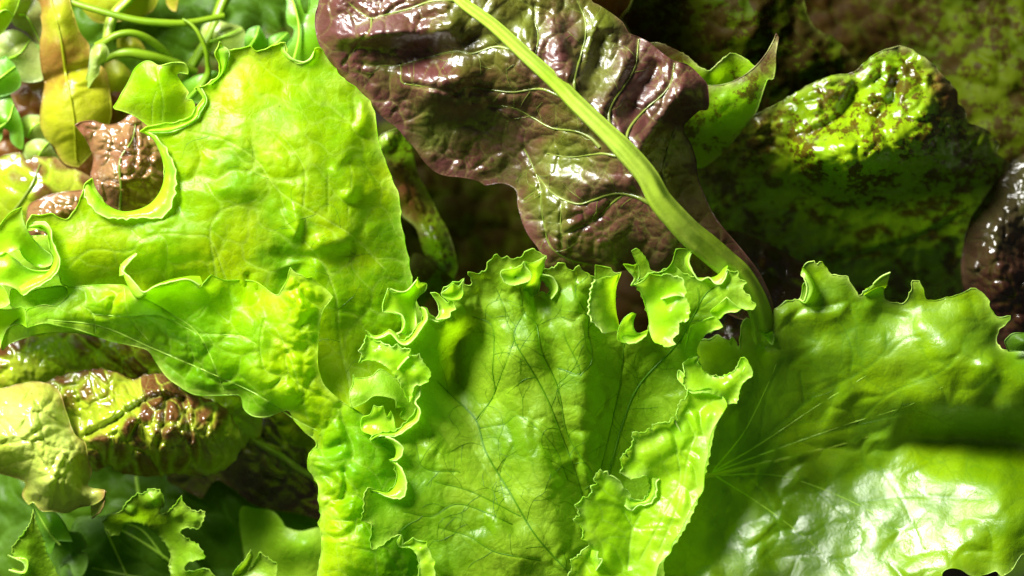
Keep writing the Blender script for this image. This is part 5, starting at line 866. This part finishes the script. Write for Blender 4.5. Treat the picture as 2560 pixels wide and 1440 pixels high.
# top left folds of the middle leaf
a.patch('frill_scroll', [(1310,655,116,'s'), (1314,668,112), (1324,678,114), (1329,690,112), (1322,702,108), (1305,708,106), (1283,713,104), (1264,707,104), (1253,690,106), (1252,680,108), (1262,675,110), (1275,674,110), (1290,670,110), (1302,664,112)], 'frill', [(1290,690,96)], cell=2.2, seed=49, noises=((26,2),), edge_w=6, rim=2.0, tooth=(12,2))
a.patch('frill_scroll', [(1312,654,112,'s'), (1326,658,108), (1345,652,108), (1365,640,112,'s'), (1361,658,100), (1356,680,86), (1352,702,70), (1345,732,50), (1328,740,54), (1309,724,76), (1320,704,92), (1328,690,98), (1322,672,106)], 'frill', [(1338,690,84), (1330,720,62)], cell=2.2, seed=50, noises=((26,1.5),), edge_w=5, rim=2.0)
a.patch('curled_tip', [(1103,734,92), (1116,724,94), (1133,708,96,'s'), (1146,716,94), (1160,698,98,'s'), (1156,716,92), (1158,733,88), (1150,747,88), (1128,750,90), (1110,744,92)], 'frill', [(1135,732,80)], cell=2.2, seed=51, noises=((20,1.5),), edge_w=5, rim=2.0)
strip(a, [(1352,690,86), (1368,702,76), (1376,722,66), (1374,740,62)], [(1356,686,98), (1382,694,96), (1394,722,90), (1378,748,84)], 5, seed=52, tooth=(16,1.5))
a.patch('frill_scroll', [(1077,732,72,'s'), (1090,732,72), (1100,740,72), (1120,758,76), (1128,752,80), (1140,773,84,'s'), (1126,780,82), (1124,792,80), (1106,797,76), (1090,797,74), (1098,784,64), (1094,758,64)], 'frill', [(1112,775,66)], cell=2.2, seed=53, edge_w=5, rim=2.0, tooth=(10,1.5))
# rolled rim, top left
strip(a, [(918,825,70), (935,838,68), (955,834,68), (973,824,68), (988,832,68), (1000,848,70), (1014,852,72), (1032,836,74), (1044,815,76), (1058,798,78), (1054,776,80), (1049,768,82)], [(926,840,76), (938,846,76), (956,843,76), (974,834,76), (986,842,76), (998,856,80), (1016,862,82), (1036,846,84), (1054,820,86), (1068,797,88), (1064,776,86), (1053,768,84)], 3, seed=54, tooth=(22,1))
a.loft('curled_margin', [[(1058,798,78), (1078,796,68), (1094,800,66), (1114,792,70), (1122,780,72)], [(1064,796,84), (1080,800,78), (1096,804,76), (1116,796,80), (1126,778,80)]], 'frill', None, seed=55)
# small upper-left lobe
a.patch('blade_lobe', [(970,720,66,'s'), (983,731,60), (1000,732,56), (1017,727,54), (1030,718,52), (1040,706,50), (1044,693,52,'s'), (1050,706,44), (1067,710,40), (1063,727,34), (1047,740,28), (1038,757,26), (1040,787,30), (1040,817,40), (1020,838,50), (1004,830,56), (1008,803,60), (1000,790,64), (980,782,68), (957,780,74,'s'), (957,760,72)], 'frill', [(990,755,64), (1020,750,44), (1022,800,44)], cell=2.6, seed=56, edge_w=5, rim=2.2, noises=((40,2),))
strip(a, [(984,732,60), (1002,736,56), (1020,730,56), (1038,712,56)], [(976,722,70), (1000,730,68), (1020,725,66), (1042,700,62)], 2, seed=57, tooth=(20,1))
strip(a, [(980,783,66), (996,792,62), (1004,808,60), (1002,826,58), (990,832,56)], [(984,780,76), (1004,788,74), (1012,808,72), (1004,828,68), (992,834,64)], 3, seed=58, tooth=(20,1))
# lobe F3
a.patch('blade_lobe', [(917,842,84), (912,857,88), (897,877,96,'s'), (905,887,92), (897,906,94,'s'), (914,900,88), (940,902,84), (965,915,84), (985,935,84), (1003,962,80), (1015,990,74), (1024,1005,70), (1030,985,72), (1038,963,78), (1054,961,84), (1066,955,88), (1073,944,92), (1077,930,98,'s'), (1068,920,96), (1058,907,98), (1047,887,104,'s'), (1036,889,100), (1022,888,98), (1027,873,102,'s'), (1012,872,98), (1003,872,96), (993,860,100,'s'), (980,868,94), (960,860,88), (940,853,84)], 'frill', [(940,880,96), (980,895,104), (1020,920,96), (1040,940,100), (1030,905,92), (1000,915,100)], cell=2.4, seed=59, noises=((40,3), (18,1.5)), edge_w=6, rim=2.0, tooth=(15,5))
strip(a, [(1018,888,96), (1004,900,92), (992,915,90)], [(1022,892,106), (1008,906,106), (994,924,102)], 4, seed=60, tooth=(20,1))
# lobe F4 under F3
a.patch('blade_lobe', [(883,937,30,'s'), (890,944,28), (907,945,26), (930,940,24), (952,923,26), (985,945,20), (1010,980,16), (1040,1000,20), (1050,1030,20), (1020,1050,16), (1000,1040,14), (1010,1020,22), (990,1020,34,'s'), (988,1000,38), (965,992,40), (935,990,42), (915,1004,44), (900,1012,46), (880,1020,48,'s'), (875,1003,46), (873,980,44,'s'), (882,960,36)], 'green', [(930,965,34), (905,985,50)], cell=2.6, seed=61, edge_w=6, rim=2.0, noises=((36,2),))
# spikes F5
a.patch('blade_lobe', [(935,1013,66,'s'), (946,1018,62), (958,1015,64,'s'), (962,1030,58), (968,1042,56), (977,1027,66,'s'), (984,1045,58), (988,1070,54), (992,1084,50), (950,1092,54), (923,1099,66,'s'), (930,1088,60), (905,1075,36), (905,1045,40), (925,1036,50)], 'frill', [(945,1060,54), (970,1060,60)], cell=2.4, seed=62, edge_w=6, rim=2.0)
# rolled left margin
strip(a, [(1036,962,68), (1026,985,66), (1030,1005,66), (1042,1022,66), (1036,1045,64), (1016,1058,62), (1002,1070,60), (985,1082,62), (950,1084,66), (925,1098,72)], [(1053,962,78), (1048,990,76), (1038,1006,76), (1050,1026,80), (1044,1052,78), (1026,1066,74), (1008,1080,72), (986,1090,70), (950,1090,72), (926,1102,74)], 5, seed=63, tooth=(20,3))
strip(a, [(945,1092,60), (968,1100,60), (984,1112,60), (990,1128,60), (986,1144,62), (972,1149,64)], [(955,1088,68), (985,1100,76), (1006,1118,78), (1004,1138,76), (992,1150,72), (976,1152,68)], 5, seed=64, tooth=(16,3))
strip(a, [(974,1152,62), (988,1166,60), (994,1190,60), (988,1214,62), (970,1230,64), (945,1226,68), (922,1222,72)], [(990,1157,74), (1006,1176,78), (1016,1208,80), (1008,1242,80), (978,1244,78), (946,1232,74), (922,1226,74)], 6, seed=65, tooth=(18,3.5))
a.patch('curled_tip', [(1033,1345,72,'s'), (1046,1352,70), (1066,1354,74,'s'), (1068,1368,70), (1075,1378,70,'s'), (1078,1392,68), (1088,1405,70,'s'), (1084,1420,66), (1088,1432,68), (1080,1500,62), (1044,1500,50), (1047,1440,54), (1048,1407,56), (1038,1380,60), (1020,1368,62), (1002,1368,66), (993,1354,70), (1003,1337,74,'s'), (1008,1350,66), (1006,1362,62), (1020,1354,68)], 'frill', [(1050,1375,84), (1065,1410,78)], cell=2.4, seed=66, edge_w=6, rim=2.0, tooth=(12,2))
# right shoulder curls
a.patch('curled_tip', [(1777,780,72), (1795,762,80), (1817,743,90,'s'), (1830,755,92), (1847,768,92), (1853,772,92,'s'), (1840,780,82), (1825,780,74), (1810,785,70), (1797,797,66)], 'frill', [(1815,765,84)], cell=2.3, seed=67, edge_w=5, rim=2.0)
a.patch('curled_tip', [(1727,817,66), (1740,810,72), (1763,800,84), (1775,794,88), (1787,793,90), (1797,802,92), (1807,817,94,'s'), (1793,823,84), (1780,826,76), (1763,836,68), (1752,850,62), (1743,867,60), (1740,880,60), (1743,893,62), (1728,895,64), (1713,888,66), (1712,875,66), (1716,855,64), (1720,840,62)], 'frill', [(1770,812,92), (1735,845,76), (1728,870,76)], cell=2.3, seed=68, edge_w=5, rim=2.0, noises=((24,2),), tooth=(16,2))
a.patch('curled_tip', [(1708,910,80), (1722,900,78), (1745,892,74,'s'), (1744,905,70), (1755,925,64), (1768,937,64), (1785,944,66), (1803,943,70), (1820,936,76), (1835,928,82), (1844,915,88), (1850,900,94), (1861,893,98,'s'), (1870,906,96), (1882,930,96,'s'), (1876,942,90), (1862,952,86), (1850,970,82), (1846,988,80), (1841,1008,82,'s'), (1828,1008,80), (1814,1010,80), (1803,994,92), (1780,984,104), (1755,980,112), (1735,984,118), (1716,972,112), (1708,955,104), (1712,935,92)], 'frill', [(1740,945,92), (1780,962,96), (1820,955,94), (1850,935,98), (1825,985,84)], cell=2.3, seed=69, edge_w=6, rim=2.0, noises=((30,2.5), (14,1)), tooth=(17,5))
strip(a, [(1842,930,84), (1848,912,88), (1852,900,92), (1861,893,98)], [(1850,940,94), (1860,922,96), (1866,908,98), (1864,896,100)], 3, seed=71, tooth=(20,1))
a.patch('curled_tip', [(1697,925,60), (1712,940,70), (1716,960,80), (1722,975,92), (1706,960,76), (1694,945,60)], 'frill', [], cell=2.3, seed=72, edge_w=4, rim=1.8)
